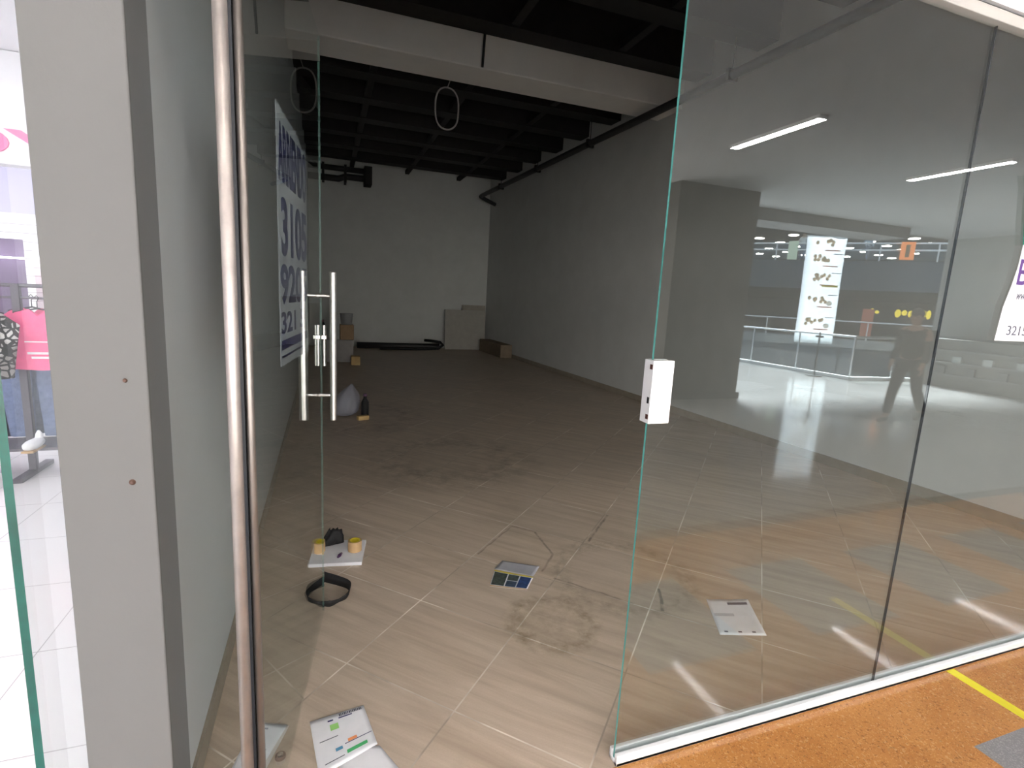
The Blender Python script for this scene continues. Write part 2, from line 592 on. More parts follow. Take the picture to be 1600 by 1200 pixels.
def mat_fabricbanner():
    t = NT('white_banner_fabric')
    d = t.n('ShaderNodeBsdfDiffuse'); d.inputs[0].default_value = (.9, .92, .93, 1)
    tl = t.n('ShaderNodeBsdfTranslucent'); tl.inputs[0].default_value = (.9, .92, .93, 1)
    mx = t.n('ShaderNodeMixShader'); mx.inputs[0].default_value = .62
    t.l(d.outputs[0], mx.inputs[1]); t.l(tl.outputs[0], mx.inputs[2]); t.l(mx.outputs[0], t.out.inputs[0])
    return t.m
M_BANNER = mat_fabricbanner()

# ================================================================== THE SETTING
# ---- empty shop
YB = 13.2
XL = -.342
ZT = 4.62
struct(MB().box((-.36, YS - .02, -.12), (rwx(YS) + .12, YB + .1, 0)).build('floor', M_TILES), 'beige veined tile floor of the empty shop laid diagonally', 'floor')
struct(MB().prism([(rwx(YS), YS - .05), (rwx(YS) + .2, YS - .05), (rwx(YB + .1) + .2, YB + .1), (rwx(YB + .1), YB + .1)], -.1, ZT).build('wall_right', M_WALL), 'long white right wall of the empty shop', 'wall')
# partition between the two shops: finished end face, then the wall a little set back
struct(MB().box((XL - .16, 1.23, -.1), (XL, 1.24, 3.2)).box((XL - .16, 1.24, -.1), (XL - .004, 1.39, 3.2), 1).box((XL - .16, 1.39, -.1), (XL - .012, YB + .1, ZT), 2).build('wall_left', [M_COLUMN, paint('reveal_shadow_grey', (.205, .205, .21), 2, .03), paint('light_grey_wall_paint', (.50, .51, .52), 2, .03)], bevel=.003), 'grey painted partition wall ending at the shop entrance', 'wall')  # middle strip is darker to stand for the soft shadow beside the end face
struct(MB().box((XL - .05, YB, -.1), (rwx(YB) + .05, YB + .2, ZT)).box((XL - .012, YB - .06, 0), (rwx(YB), YB, 3.72)).build('wall_back', M_WALLBACK), 'far pale wall of the empty shop', 'wall')
struct(MB().box((XL - .1, YS - .05, ZT), (rwx(YS) + .2, YB + .2, ZT + .12)).build('ceiling', M_BLACKC), 'black ceiling deck of the empty shop', 'ceiling')
struct(MB().box((XL - .012, 6.0, 3.85), (rwx(6.2) + .02, 6.5, ZT)).build('beam', M_BEAM, bevel=.012), 'pale deep beam crossing the shop ceiling from wall to wall', 'beam')
for k in range(-7, 5):
    y = 8.34 + .94 * k
    if 5.7 < y < 6.6:
        continue
    o = MB().box((XL - .012, y, 4.10), (rwx(y) + .01, y + .27, ZT)).build('ceiling_joist', M_JOIST)
    struct(o, 'black joist under the ceiling deck', 'joist')
    o['group'] = 'black joists across the shop ceiling'
for k in range(3):
    x = .55 + 1.25 * k
    for y0, y1 in ((1.8, 5.6), (6.55, YB - .1)):
        o = MB().box((x, y0, 4.12), (x + .09, y1, 4.2)).build('ceiling_runner', M_JOIST)
        struct(o, 'dark runner fixed along the shop ceiling under the joists', 'runner'); o['group'] = 'dark runners under the joists'
# tile skirtings
struct(MB().box((XL - .012, 1.40, 0), (XL - .002, YB - .06, .075)).build('baseboard_left', M_SKIRT), 'beige tile skirting along the left wall', 'skirting')
def _rwskirt():
    b = MB()
    b.prism([(rwx(1.25), 1.25), (rwx(YB - .1), YB - .1), (rwx(YB - .1) - .011, YB - .1), (rwx(1.25) - .011, 1.25)][::-1], 0, .085)
    return b
struct(_rwskirt().build('baseboard_right', M_SKIRT), 'beige tile skirting along the right wall', 'skirting')

# ---- storefront: bulkhead, frame, track, panes
struct(MB().box((-6.5, YS - .03, 2.3395), (17.0, YS + .006, 4.75)).box((-6.5, YS + .006, 2.9), (17.0, YS + .14, 4.75)).build('wall_front', M_BULK), 'white bulkhead above the glass shopfront', 'wall')
struct(MB().box((XL, YS - .024, 2.30), (rwx(YS), YS + .008, 2.333)).box((XL, YS - .018, 2.333), (rwx(YS), YS + .008, 2.3395), 1).build('trim_1', [M_FRAMEP, M_GASKET], bevel=.002), 'beige grey head rail above the glass panes', 'frame')
struct(MB().box((.826, YS - .022, 0), (rwx(YS), YS - .007, .036)).box((.826, YS + .009, 0), (rwx(YS), YS + .022, .036)).box((.826, YS - .022, 0), (rwx(YS), YS + .022, .012)).build('trim_2', M_ALU, bevel=.002), 'silver floor track under the fixed glass panes', 'track')
def pane(name, x0, x1, label, z0=.014, z1=2.31):
    b = MB()
    b.box((x0, YS - .004, z0), (x1, YS + .004, z1))
    o = b.build(name, [M_GLASS, M_EDGE])
    for p in o.data.polygons:
        if p.normal.x < -.5 and x0 < 1:
            p.material_index = 1
    return struct(o, label, 'window')
pane('window_1', .829, 1.956, 'clear fixed glass pane beside the doorway')
pane('window_2', 1.960, 3.20, 'clear fixed glass pane with the green and white poster')
pane('window_3', 3.205, rwx(YS) - .01, 'clear fixed glass pane at the right end of the shopfront')

for x in (1.958, 3.2025):
    struct(MB().box((x - .0016, YS - .004, .014), (x + .0016, YS + .004, 2.31)).build('trim_5', M_GASKET), 'dark silicone joint between two glass panes', 'joint')
# ---- glass door, opened inwards
P0 = Vector((-.15, 1.18, 0))
DD = Vector((.13, .99, 0)).normalized()
DN = Vector((DD.y, -DD.x, 0))
DM = Matrix((( DD.x, DN.x, 0, P0.x), (DD.y, DN.y, 0, P0.y), (0, 0, 1, 0), (0, 0, 0, 1)))   # local: x along leaf, y out of its front face
def D(t, o, z):
    return DM @ Vector((t, o, z))
door = bpy.data.objects.new('door_1', None); COL.objects.link(door)
struct(door, 'glass door leaf standing open into the empty shop', 'door')
g = MB().box((-.005, -.005, .012), (1.02, .005, 2.29), M=DM).build('glass_leaf', [M_DOORGLASS, M_GLASSREAR], door)
for p in g.data.polygons:
    if p.normal.dot(DN) < .5:
        p.material_index = 1
MB().box((1.0201, -.0035, .012), (1.0212, .0035, 2.29), M=DM).build('polished_edge', plain('dull_green_glass_edge', (.10, .20, .175), .3, .6), door)
for s_, nm in ((1, 'front'), (-1, 'back')):
    o = s_ * .057
    h = MB().tube([D(.93, o, .885), D(.93, o, .888), D(.93, o, 1.452), D(.93, o, 1.455)], [.011, .0127, .0127, .011], 20).build('pull_bar', M_STEEL, door, smooth=False)
    for z in (.985, 1.365):
        MB().tube([D(.93, s_ * .005, z), D(.93, s_ * .009, z), D(.93, s_ * .0091, z), D(.93, o - s_ * .012, z)], [.009, .009, .0065, .0065], 14).build('standoff', M_STEEL, h)
    l_ = MB().tube([D(.995, s_ * .016, 1.09), D(.995, s_ * .016, 1.25)], .0065, 14).build('latch_bar', M_STEEL, door)
    MB().box((.982, min(s_ * .006, s_ * .026), 1.196), (1.010, max(s_ * .006, s_ * .026), 1.212), M=DM).build('latch_rosette', M_STEEL, l_, bevel=.002)
# hinge-side tube and its glazing channel
pole = thing('door_pole', 'worn stainless steel tube standing beside the glass door hinge', 'pole', (-.176, 1.165, 0))
MB().tube([(0, 0, 0), (0, 0, 2.31)], .0135, 24).build('tube', M_POLE, pole, smooth=True)
MB().box((.0125, -.004, 0), (.0185, .026, 2.30)).build('gasket', M_GASKET, pole)
MB().tube([(.0275, .010, 0), (.0275, .010, 2.30)], .0085, 18).build('pivot_rod', plain('dull_stainless_rod', (.30, .27, .25), .4, .5, .8), pole, smooth=True)

# ---- concourse outside
fl_ = MB().box((-.56, -.16, -.3), (17.0, YS - .02, 0)).build('floor_concourse', M_TERR)
struct(fl_, 'orange terrazzo concourse floor with grey square inlays', 'floor')
f2 = MB()
vx = 10.62
f2.prism([(-6.5, -5.0), (vx, -5.0), (vx, -5.45), (17, -5.45), (17, -.16), (-6.5, -.16)], -.3, 0)
f2.prism([(5.0, -20), (vx - .35, -20), (vx, -5.0), (5.0, -5.0)], -.3, 0)
struct(f2.build('floor_walkway', M_LIGHTF), 'polished light terrazzo walkway round the atrium', 'floor')
struct(MB().box((-.56, -.20, 0), (17, -.10, .001)).build('trim_3', plain('brown_terrazzo_strip', (.12, .085, .06), .12, .5)), 'brown strip between orange and light terrazzo', 'strip')
struct(MB().box((2.352, .68, 0.0), (2.398, YS - .024, .0012)).build('floor_marking', M_YEL), 'yellow line taped across the orange terrazzo', 'marking')
cl = MB()
cl.prism([(-6.5, -4.95), (10.71, -4.95), (10.71, -5.5), (17, -5.5), (17, YS - .06), (-6.5, YS - .06)], 3.12, 3.5)
struct(cl.build('ceiling_concourse', M_MALLCEIL), 'pale concourse ceiling with light strips', 'ceiling')
struct(MB().box((6.1, -5.6, 2.92), (10.75, -4.94, 3.5)).build('trim_4', M_BEAMD), 'grey beam at the edge of the atrium', 'beam')
struct(MB().box((4.68, -5.1, -.1), (6.10, -4.04, 3.14)).box((4.65, -5.1, 0), (6.14, -4.01, .10)).build('column', M_TAUPE), 'wide dark taupe column across the concourse', 'column')
def mat_fill_window():
    t = NT('fill_window_glow')
    sp = t.n('ShaderNodeSeparateXYZ'); t.l(t.pos(), sp.inputs[0])
    cb = t.n('ShaderNodeCombineXYZ'); t.l(sp.outputs[0], cb.inputs[0]); t.l(sp.outputs[2], cb.inputs[1])
    br = t.n('ShaderNodeTexBrick'); t.l(cb.outputs[0], br.inputs['Vector'])
    br.offset_frequency = 3; br.offset = .37
    br.inputs['Color1'].default_value = (1, .97, .93, 1); br.inputs['Color2'].default_value = (.62, .50, .42, 1)
    br.inputs['Mortar'].default_value = (.95, .93, .90, 1)
    br.inputs['Scale'].default_value = 1.0; br.inputs['Brick Width'].default_value = .17; br.inputs['Row Height'].default_value = .42
    br.inputs['Mortar Size'].default_value = .035; br.inputs['Bias'].default_value = -.1
    e = t.n('ShaderNodeEmission'); t.l(br.outputs['Color'], e.inputs[0]); e.inputs[1].default_value = FILL_WIN
    t.l(e.outputs[0], t.out.inputs[0])
    return t.m
M_FILLW = mat_fill_window()
wc = MB()
wc.box((-6.5, -5.1, 2.75), (4.68, -5.0, 3.3)).box((-6.5, -5.1, -.1), (4.68, -5.0, .15))
for k in range(6):
    x = -6.5 + 2.2 * k
    wc.box((x, -5.1, .15), (x + .18, -5.0, 2.75))
struct(wc.build('wall_concourse', M_LILAC), 'shopfront wall on the far side of the concourse', 'wall')
for k in range(5):  # glowing panels out of view, added as fill light for the empty shop
    x = -6.5 + 2.2 * k + .18
    struct(MB().box((x, -5.09, .15), (x + 2.02, -5.05, 2.75)).build('fill_window', M_FILLW), 'added glowing shop window across the concourse, lighting the empty shop', 'window')
struct(MB().box((-6.6, -5.1, -.1), (-6.5, YS, 3.3)).build('wall_end', M_LILAC), 'plain wall at the left end of the concourse', 'wall')
struct(MB().box((17, -5.5, -.1), (17.1, YS, 3.3)).build('wall_side', M_LILAC), 'plain wall at the right end of the concourse', 'wall')
struct(MB().box((12.9, -5.55, 0), (14.2, -3.1, 3.14)).build('pillar', plain('grey_pillar_cladding', (.30, .30, .28), .6, .3)), 'broad grey pillar at the corner of the atrium', 'column')
struct(MB().box((rwx(YS) + .2, YS - .02, -.1), (17.0, YS + .1, 2.3395)).build('wall_shops', M_TAUPE), 'shop wall to the right of the empty unit', 'wall')

# light strips in the concourse ceiling
for k in range(-3, 5):
    x = 4.15 + 2.76 * k
    t_ = thing('light_strip', 'long slim LED light strip in the concourse ceiling', 'light', (x, -1.92, 3.12), 'light strips in the concourse ceiling')
    MB().box((-.052, -.545, -.03), (.052, .545, 0)).build('housing', M_WHITE, t_)
    MB().box((-.043, -.53, -.034), (.043, .53, -.0301)).build('diffuser', emit('led_white', (1, .96, .98), LED), t_)

for k in range(9):  # added fill lights, placed out of view and out of the reflections
    t_ = thing('downlight', 'added round downlight in the concourse ceiling, brightening the shopfront', 'light', (-3.6 + 1.15 * k, .32, 3.12), 'added downlights along the shopfront')
    MB().lathe([(.075, -.012), (.10, -.012), (.10, 0), (.075, 0)], n=24).build('rim', M_WHITE, t_)
    MB().lathe([(0, -.006), (.075, -.006)], n=24).build('lens', emit('added_downlight_led', (1, .93, .86), DOWN_FILL), t_)

# near railing along the atrium
def railing(name, label, pts, h, posts, z0=0, bars=(1.0,), glass=True, r=.024, kerb=True):
    t_ = thing(name, label, 'railing', (0, 0, 0))
    P = [Vector(p) for p in pts]
    RM = M_CHROME if kerb else M_WHITE
    for b in bars:
        MB().tube([p + Vector((0, 0, z0 + h * b)) for p in P], r, 12).build('handrail', RM, t_)
    for i in range(len(P) - 1):
        a, b = P[i], P[i + 1]
        L = (b - a).length
        n = max(1, int(round(L / posts)))
        for k in range(n + (1 if i == len(P) - 2 else 0)):
            q = a.lerp(b, k / n)
            MB().tube([q + Vector((0, 0, z0)), q + Vector((0, 0, z0 + h))], r * .8, 8).build('post', RM, t_)
        d = (b - a).normalized(); nn = Vector((-d.y, d.x, 0)) * .006
        if glass:
            MB().prism([a + nn, a - nn, b - nn, b + nn][::-1], z0 + .08, z0 + h - .08).build('glass_panel', M_GLASS, t_)
        if kerb:
            kk = nn * 10
            MB().prism([a + kk, a - kk, b - kk, b + kk][::-1], z0 - .02, z0 + .07).build('kerb', M_WHITE, t_)
    return t_
railing('railing', 'glass and steel railing on the near edge of the atrium', [V(10.25, 16.0, 0), V(10.68, 8.0, 0), V(12.85, 7.75, 0)], .93, 1.25)

# far side of the atrium
A = V(24.4, 25.1, 0); B = V(30.8, 18.2, 0)
dv = (B - A).normalized(); A2 = A - dv * 22; B2 = B + dv * 22
nv = Vector((dv.y, -dv.x, 0))
if nv.dot(A - Vector((0, 0, 0))) < 0:
    nv = -nv                     # away from us
def strip(name, a, b, d0, d1, z0, z1, mat, label, cat):
    b_ = MB().prism([a + nv * d0, b + nv * d0, b + nv * d1, a + nv * d1], z0, z1)
    return struct(b_.build(name, mat), label, cat)
strip('gallery_slab', A2, B2, 0, 32, 2.75, 4.34, M_CONC, 'blue grey upper gallery slab across the atrium', 'gallery')
strip('gallery_floor', A2, B2, 0, 32, -.5, 0, M_LIGHTF, 'lower gallery floor across the atrium', 'gallery')
strip('gallery_roof', A2, B2, 1.0, 32, 6.9, 17.0, M_CONC, 'dark ceiling over the upper gallery', 'gallery')
strip('gallery_base', A2, B2, .2, .5, -5.2, -.5, M_CONC, 'blue grey wall under the lower gallery', 'wall')
strip('gallery_back', A2, B2, 32, 32.3, -1, 8, M_CONC, 'back wall of the far galleries', 'wall')
railing('railing', 'steel railing of the upper gallery across the atrium', [A2 + nv * .1, B2 + nv * .1], .95, 2.6, 4.34, (1.0, .62), True, .05, False)
railing('railing', 'steel railing of the lower gallery across the atrium', [A2 + nv * .1, B2 + nv * .1], 1.0, 2.6, 0, (1.0,), False, .04, False)
struct(MB().box((4.6, -48, -5), (5.0, -5.1, 17)).build('atrium_wall', M_CONC), 'side wall of the atrium behind the taupe column', 'wall')
struct(MB().box((52, -48, -5), (52.4, 3, 17)).build('atrium_wall', M_CONC), 'end wall of the atrium far to the right', 'wall')
struct(MB().box((4.6, -4.9, 3.5), (52, -4.5, 17)).build('atrium_wall', M_CONC), 'upper storeys above the concourse ceiling', 'wall')
struct(MB().box((4, -48, -5.2), (60, -5.0, -5)).build('floor_lower', plain('dark_lower_floor', (.035, .04, .045), .5, .3)), 'atrium floor one storey below', 'floor')

# ceiling lights of the upper gallery
random.seed(3)
dl = None
for i in range(30):
    s_ = (i + .5) / 30
    p = A.lerp(B, -.25 + 1.5 * s_) + nv * (8 + 20 * ((i * .382) % 1))
    if dl is None:
        dl = thing('downlight', 'round bright downlight in the far gallery ceiling', 'light', (p.x, p.y, 6.9), 'downlights in the far gallery')
        MB().lathe([(0, -.06), (.30, -.06), (.34, -.03), (.34, 0)], n=16).build('lens', emit('downlight_white', (1, .97, .9), 70), dl)
    else:
        c = copy_tree(dl); c.location = (p.x, p.y, 6.9)

# hanging food banner in the atrium
bA, bB = V(12.68, 11.35, 0), V(13.70, 10.97, 0)
bx = (bB - bA).normalized()
bn = Vector((bx.y, -bx.x, 0))
if bn.dot(-bA) < 0:
    bn = -bn
ban = thing('hanging_banner', 'tall white banner with rows of fried food hanging in the atrium', 'banner', (0, 0, 0))
W_ = (bB - bA).length
def BP(u, z, o=0.0):
    return bA + bx * (u * W_) + Vector((0, 0, z)) + bn * o
MB().sheet(lambda u, v: BP(u, .53 + 2.95 * v, .02 * math.sin(v * 5 + u)), 6, 24).build('fabric', M_BANNER, ban, smooth=True, solid=.004)
M_FOOD = plain('fried_food_print', (.78, .52, .30), .6, .2, 0, .4, 30)
M_FOODL = plain('pale_food_print', (.85, .78, .66), .6, .2, 0, .2, 30)
M_REDI = plain('red_brown_print', (.62, .20, .12), .6, .2)
rows = [(3.33, 0), (2.90, 1), (2.38, 1), (1.77, 2), (1.14, 2)]
random.seed(5)
for zc, kd in rows:
    pic = MB()
    for q in range(9 if kd else 6):
        c = BP(.45 + random.uniform(-.22, .22), zc + random.uniform(-.07, .07), .042)
        pic.ball(c, (.07, .02, .055), 8)
    f_ = pic.build('food_picture', M_FOOD, ban, smooth=True)
    if kd == 2:
        MB().ball(BP(.76, zc - .1, .05), (.12, .02, .07), 12).build('dip_bowl_picture', M_FOODL, f_, smooth=True)
    MB().box((0, 0, 0), (.26, .004, .02), M=Matrix.Translation(BP(.70, zc + .12, .04)) @ Matrix.Rotation(math.atan2(bx.y, bx.x), 4, 'Z')).build('caption_line', M_INK, ban)
    MB().box((0, 0, 0), (.42, .004, .028), M=Matrix.Translation(BP(.45, zc - .22, .04)) @ Matrix.Rotation(math.atan2(bx.y, bx.x), 4, 'Z')).build('caption_line', M_REDI, ban)
MB().box((0, 0, 0), (.45, .004, .06), M=Matrix.Translation(BP(.5, 2.12, .04)) @ Matrix.Rotation(math.atan2(bx.y, bx.x), 4, 'Z')).build('caption_line', M_TAPEIN, ban)
MB().tube([BP(-.02, 3.49), BP(1.02, 3.49)], .02, 10).build('top_rod', M_CHROME, ban)
for u in (.1, .9):
    MB().tube([BP(u, 3.49), BP(u, 8.0)], .004, 6).build('hanging_wire', M_CHROME, ban)

# pole with small cross arm by the near railing
st = thing('sign_stand', 'thin dark stand with a short arm by the railing', 'stand', V(10.3, 8.55, 0))
MB().tube([(0, 0, 0), (0, 0, .98)], .018, 10).build('upright', M_BLACK, st)
MB().box((-.02, -.09, .86), (.02, .09, .90)).build('arm', M_BLACK, st)
MB().lathe([(0, 0), (.16, 0), (.16, .015), (0, .02)], n=20).build('base', M_BLACK, st)

# small gallery signs
def flat_sign(name, label, cat, p, wdt, z0, z1, mat):
    c = Vector(p)
    b = MB().prism([c - dv * wdt / 2, c + dv * wdt / 2, c + dv * wdt / 2 + nv * .05, c - dv * wdt / 2 + nv * .05], z0, z1)
    return tag(b.build(name, mat), label, cat)
def on_far(px_frac, off=-.15):
    return A.lerp(B, px_frac) + nv * off
og = flat_sign('gallery_sign', 'orange upright sign on the upper gallery railing', 'sign', on_far(.76), .62, 4.42, 5.35, emit('orange_sign_glow', (1, .36, .12), 3.0))  # sign's brightness is put in as glow, no lamp lights it
MB().prism([og_c - dv * .09 for og_c in [on_far(.76, -.17)]] + [on_far(.76, -.17) + dv * .09, on_far(.76, -.16) + dv * .09, on_far(.76, -.16) - dv * .09], 4.55, 5.2).build('stripe', M_CARD, og)
flat_sign('gallery_sign', 'pale green upright sign on the upper gallery railing', 'sign', on_far(.185), .50, 4.36, 5.4, emit('pale_green_sign_glow', (.62, .85, .72), 2.2))  # given its own glow to look bright, like the orange one
flat_sign('totem_sign', 'orange red totem on the lower gallery across the atrium', 'sign', on_far(.63, .4), .55, .2, 1.75, plain('orange_red_sign', (.55, .12, .05), .5, .3))
ys = thing('shop_sign', 'glowing yellow shop sign across the atrium', 'sign', (0, 0, 0))
yb = MB()
yc0 = on_far(.80, 2.0)
random.seed(9)
for i, (u, r1, r2) in enumerate([(-1.25, .16, .2), (-1.0, .12, .1), (.0, .22, .24), (.3, .2, .16), (.6, .2, .2), (.9, .2, .17), (1.2, .2, .2), (1.42, .16, .26)]):
    c = yc0 + dv * u + Vector((0, 0, 1.62 + random.uniform(-.03, .03)))
    MB().ball(c, (r1, .1, r2), 10).build('lit_letter', emit('yellow_sign_light', (1, .82, .02), 3.2), ys)
# counter with goods at the foot of the pillar
ct = thing('display_counter', 'low grey display counter against the pillar', 'counter', (0, 0, 0))
MB().box((12.25, -5.2, 0), (12.85, -2.9, 1.0)).build('body', plain('counter_laminate', (.16, .155, .14), .4, .4), ct, bevel=.01)
for i, z in enumerate((.25, .5, .75)):
    MB().box((12.18, -5.0, z), (12.25, -3.1, z + .03)).build('shelf', M_GREYBIN, ct)
random.seed(4)
for i in range(7):
    y = -4.9 + i * .27
    b_ = MB().box((12.19, y, .53 if i % 2 else .28), (12.245, y + .16, .66 if i % 2 else .44)).build('goods_box', plain('goods_%s' % ('white' if i % 2 else 'dark'), (.4, .42, .4) if i % 2 else (.1, .1, .1)), None)
    tag(b_, 'small carton on the display counter shelf', 'box', 'cartons on the display counter')

# ---- neighbouring clothes shop
struct(MB().box((-6.5, -.16, -.3), (-.56, YS - .02, 0)).build('floor_entry', M_SHOPF), 'white tiles outside the clothes shop', 'floor')
struct(MB().box((-6.5, YS - .02, -.12), (XL - .16, 8.6, 0)).build('floor_shop', M_SHOPF), 'white tiled floor of the clothes shop', 'floor')
struct(MB().box((-6.5, YS, 2.9), (XL - .16, 8.6, 3.0)).build('ceiling_shop', M_SHOPW), 'white ceiling of the clothes shop', 'ceiling')
struct(MB().box((-6.6, YS, -.1), (-6.5, 8.6, 3.0)).build('wall_shop', M_SHOPW), 'white side wall of the clothes shop', 'wall')
struct(MB().box((-6.5, 6.3, 1.92), (XL - .16, 6.5, 3.0)).box((-6.5, 6.3, -.1), (XL - .16, 6.5, 1.92), 1).build('wall_shopback', [M_LILAC, M_SHOPW]), 'back wall of the clothes shop', 'wall')
fa = thing('shop_fascia', 'white shop fascia with large pink letters', 'sign', (0, 0, 0))
MB().box((-4.2, 4.9, 2.14), (-.6, 5.05, 2.895)).build('panel', M_SHOPW, fa, bevel=.004)
lettering('letters', 'OY', M_PINK, fa, (-2.50, 4.895, 2.19), (1, 0, 0), (0, 0, 1), .74, .19, .03, .01)
# slat wall with two dark display niches
sw = thing('slat_wall_unit', 'white slatted wall unit with two dark display niches', 'shelving', (0, 0, 0))
fr = MB()
YW = 6.0
def Z(y_):  # helper: keep numbers near
    return y_
fr.box((-3.6, YW, 1.68), (-1.4, YW + .28, 1.875))
fr.box((-2.55, YW, .1), (-2.49, YW + .28, 1.68))
fr.box((-3.6, YW, .1), (-3.2, YW + .28, 1.68))
fr.box((-1.9, YW, .1), (-1.4, YW + .28, 1.68))
fr.build('slat_panel', M_SLAT, sw)
M_NICHE = plain('dark_violet_niche', (.14, .10, .17), .5, .4)
for x0, x1 in ((-3.2, -2.55), (-2.49, -1.9)):
    nb = MB().box((x0, YW + .2, .1), (x1, YW + .25, 1.68)).build('niche_back', M_NICHE, sw)
    MB().box((x0, YW + .02, 1.50), (x1, YW + .2, 1.515)).build('niche_light', emit('niche_light', (.95, .9, 1), 6), sw)
pf = tag(MB().prism([(-.07, 0), (.04, -.02), (.10, .18), (.03, .30), (.08, .42), (-.02, .46), (-.10, .30), (-.04, .16)], 0, .01, M=Matrix.Translation((-2.37, YW + .19, 1.03)) @ Matrix.Rotation(math.pi / 2, 4, 'X')).build('display_print', plain('coral_red_print', (.70, .07, .12), .5, .3)), 'coral red cut-out print inside the dark shop niche', 'print')
# clothes rack
RY = 4.40
rk = thing('clothes_rack', 'dark grey clothes rack carrying pink shirts and jeans', 'rack', (-1.9, RY, 0))
def rc(x, y=0.0, z=0.0):
    return (x + 1.9, y, z)
MB().tube([(-1.05, 0, 1.30), (.55, 0, 1.30)], .013, 12).build('top_rail', M_RACK, rk)
MB().tube([(-1.05, 0, 1.22), (.55, 0, 1.22)], .008, 10).build('hanging_rail', M_RACK, rk)
MB().tube([(-1.05, 0, .885), (.55, 0, .885)], .008, 10).build('lower_rail', M_RACK, rk)
for x in (-1.05, -.035, .55):
    u_ = MB().box((x - .022, -.02, 0.02), (x + .022, .02, 1.31)).build('upright', M_RACK, rk, bevel=.003)
    MB().box((x - .025, -.22, 0), (x + .025, .22, .03)).build('foot', M_RACK, u_)
MB().box((-1.05, -.15, .20), (.55, .15, .22)).build('shoe_shelf', M_RACK, rk)
def shirt(name, x, y, mat, label, w=.22, h=.40, rz=0.0, group=None):
    t_ = thing(name, label, 'shirt', (x, y, 1.15), group)
    t_.rotation_euler = (0, 0, rz)
    half = [(.045, 0), (.12, -.025), (w, -.10), (w - .03, -.20), (.145, -.14), (.15, -h), (0, -h - .01)]
    pts = [(-px_, pz_) for px_, pz_ in half[:-1]][::-1]
    outline = [(0, -.045)] + half + [(-px_, pz_) for px_, pz_ in half[:-1]][::-1]
    b = MB()
    vs = [Vector((p[0], .012, p[1])) for p in outline] + [Vector((p[0], -.012, p[1])) for p in outline]
    n = len(outline)
    b.add(vs, [tuple(range(n)), tuple(range(2 * n - 1, n - 1, -1))] + [(i, i + n, (i + 1) % n + n, (i + 1) % n) for i in range(n)])
    bmesh.ops.triangulate(b.bm, faces=b.bm.faces[:])
    b.build('cloth', mat, t_, bevel=.006)
    MB().tube([(0, 0, .0), (0, 0, .05), (.012, 0, .075), (0, 0, .09), (-.012, 0, .075)], .003, 8).tube([(-.13, 0, -.025), (0, 0, .005), (.13, 0, -.025)], .005, 8).build('hanger', M_BLACK, t_)
    return t_
sh = shirt('hanging_shirt', -1.80, RY - .07, M_PINKC, 'pink printed shirt hanging nearest the partition on the clothes rack', .235, .40)
MB().box((-.07, -.0165, -.30), (.09, -.0125, -.285)).box((-.05, -.0165, -.33), (.10, -.0125, -.315)).box((-.08, -.0165, -.22), (.05, -.0125, -.212)).build('print', M_PAPER, sh)
shirt('hanging_shirt', -1.90, RY + .10, M_PINKC, 'second pink shirt hanging behind the printed pink shirt', .21, .42)
shirt('hanging_shirt', -2.03, RY - .27, M_PRINT, 'black and white patterned shirt hanging in front of the pink shirts', .20, .44, .5)
def jeans(x, y, label, rz=0):
    t_ = thing('hanging_jeans', label, 'jeans', (x, y, .87), 'jeans under the shirts on the rack')
    t_.rotation_euler = (0, 0, rz)
    b = MB()
    out = [(-.15, 0), (.15, 0), (.17, -.22), (.15, -.62), (.03, -.62), (.0, -.25), (-.03, -.62), (-.15, -.62), (-.17, -.22)]
    n = len(out)
    vs = [Vector((p[0], .02, p[1])) for p in out] + [Vector((p[0], -.02, p[1])) for p in out]
    b.add(vs, [tuple(range(n)), tuple(range(2 * n - 1, n - 1, -1))] + [(i, i + n, (i + 1) % n + n, (i + 1) % n) for i in range(n)])
    bmesh.ops.triangulate(b.bm, faces=b.bm.faces[:])
    b.build('legs', M_DENIM, t_, bevel=.008)
    MB().box((-.155, -.024, -.035), (.155, .024, .003)).build('waistband', M_DENIM, t_)
    return t_
jeans(-1.73, RY + .07, 'blue jeans hanging beneath the pink shirts')
jeans(-2.09, RY + .07, 'blue jeans hanging beneath the pink shirts')
jeans(-1.91, RY + .14, 'blue jeans hanging beneath the pink shirts')
shoe = thing('shoe', 'white heeled shoe standing under the jeans', 'shoe', (-1.84, RY - .20, .0))
MB().lathe([(0, -.10), (.020, -.092), (.036, -.06), (.042, -.02), (.040, .03), (.036, .07), (.03, .09), (0, .092)], (0, 0, .262), 16, M=Matrix(((1, 0, 0, 0), (0, 0, 1, 0), (0, -.8, 0, 0), (0, 0, 0, 1)))).tube([(0, .075, .26), (.0, .088, .31), (0, .084, .335)], [.026, .02, .006], 10).build('upper', M_WHITE, shoe, smooth=True)
MB().box((-.035, -.085, .2201), (.035, .085, .235)).build('sole', M_TAPE, shoe, bevel=.006)
pl = tag(MB().box((-2.5, 3.75, 0), (-1.99, 4.15, .09)).build('display_plinth', M_WHITE, bevel=.006), 'low white display plinth on the shop floor', 'plinth')
for i in range(4):
    for j in range(3):
        x, y = -4.9 + 1.45 * i, 1.9 + 1.7 * j
        if x > -.8: continue
        t_ = thing('ceiling_panel_light', 'square light panel in the clothes shop ceiling', 'light', (x, y, 2.9), 'light panels in the clothes shop ceiling')
        MB().box((-.31, -.31, -.03), (.31, .31, 0)).build('frame', M_WHITE, t_)
        MB().box((-.28, -.28, -.034), (.28, .28, -.0301)).build('diffuser', emit('shop_panel', (.97, .95, 1), SHOP), t_)
np_ = MB().box((-.568, 1.18, .01), (-.553, 2.1, 2.35)).build('door_2', [M_GLASS, M_EDGE2])
for p in np_.data.polygons:
    if abs(p.normal.x) < .5:
        p.material_index = 1
struct(np_, 'open glass door of the clothes shop with a green edge', 'door')

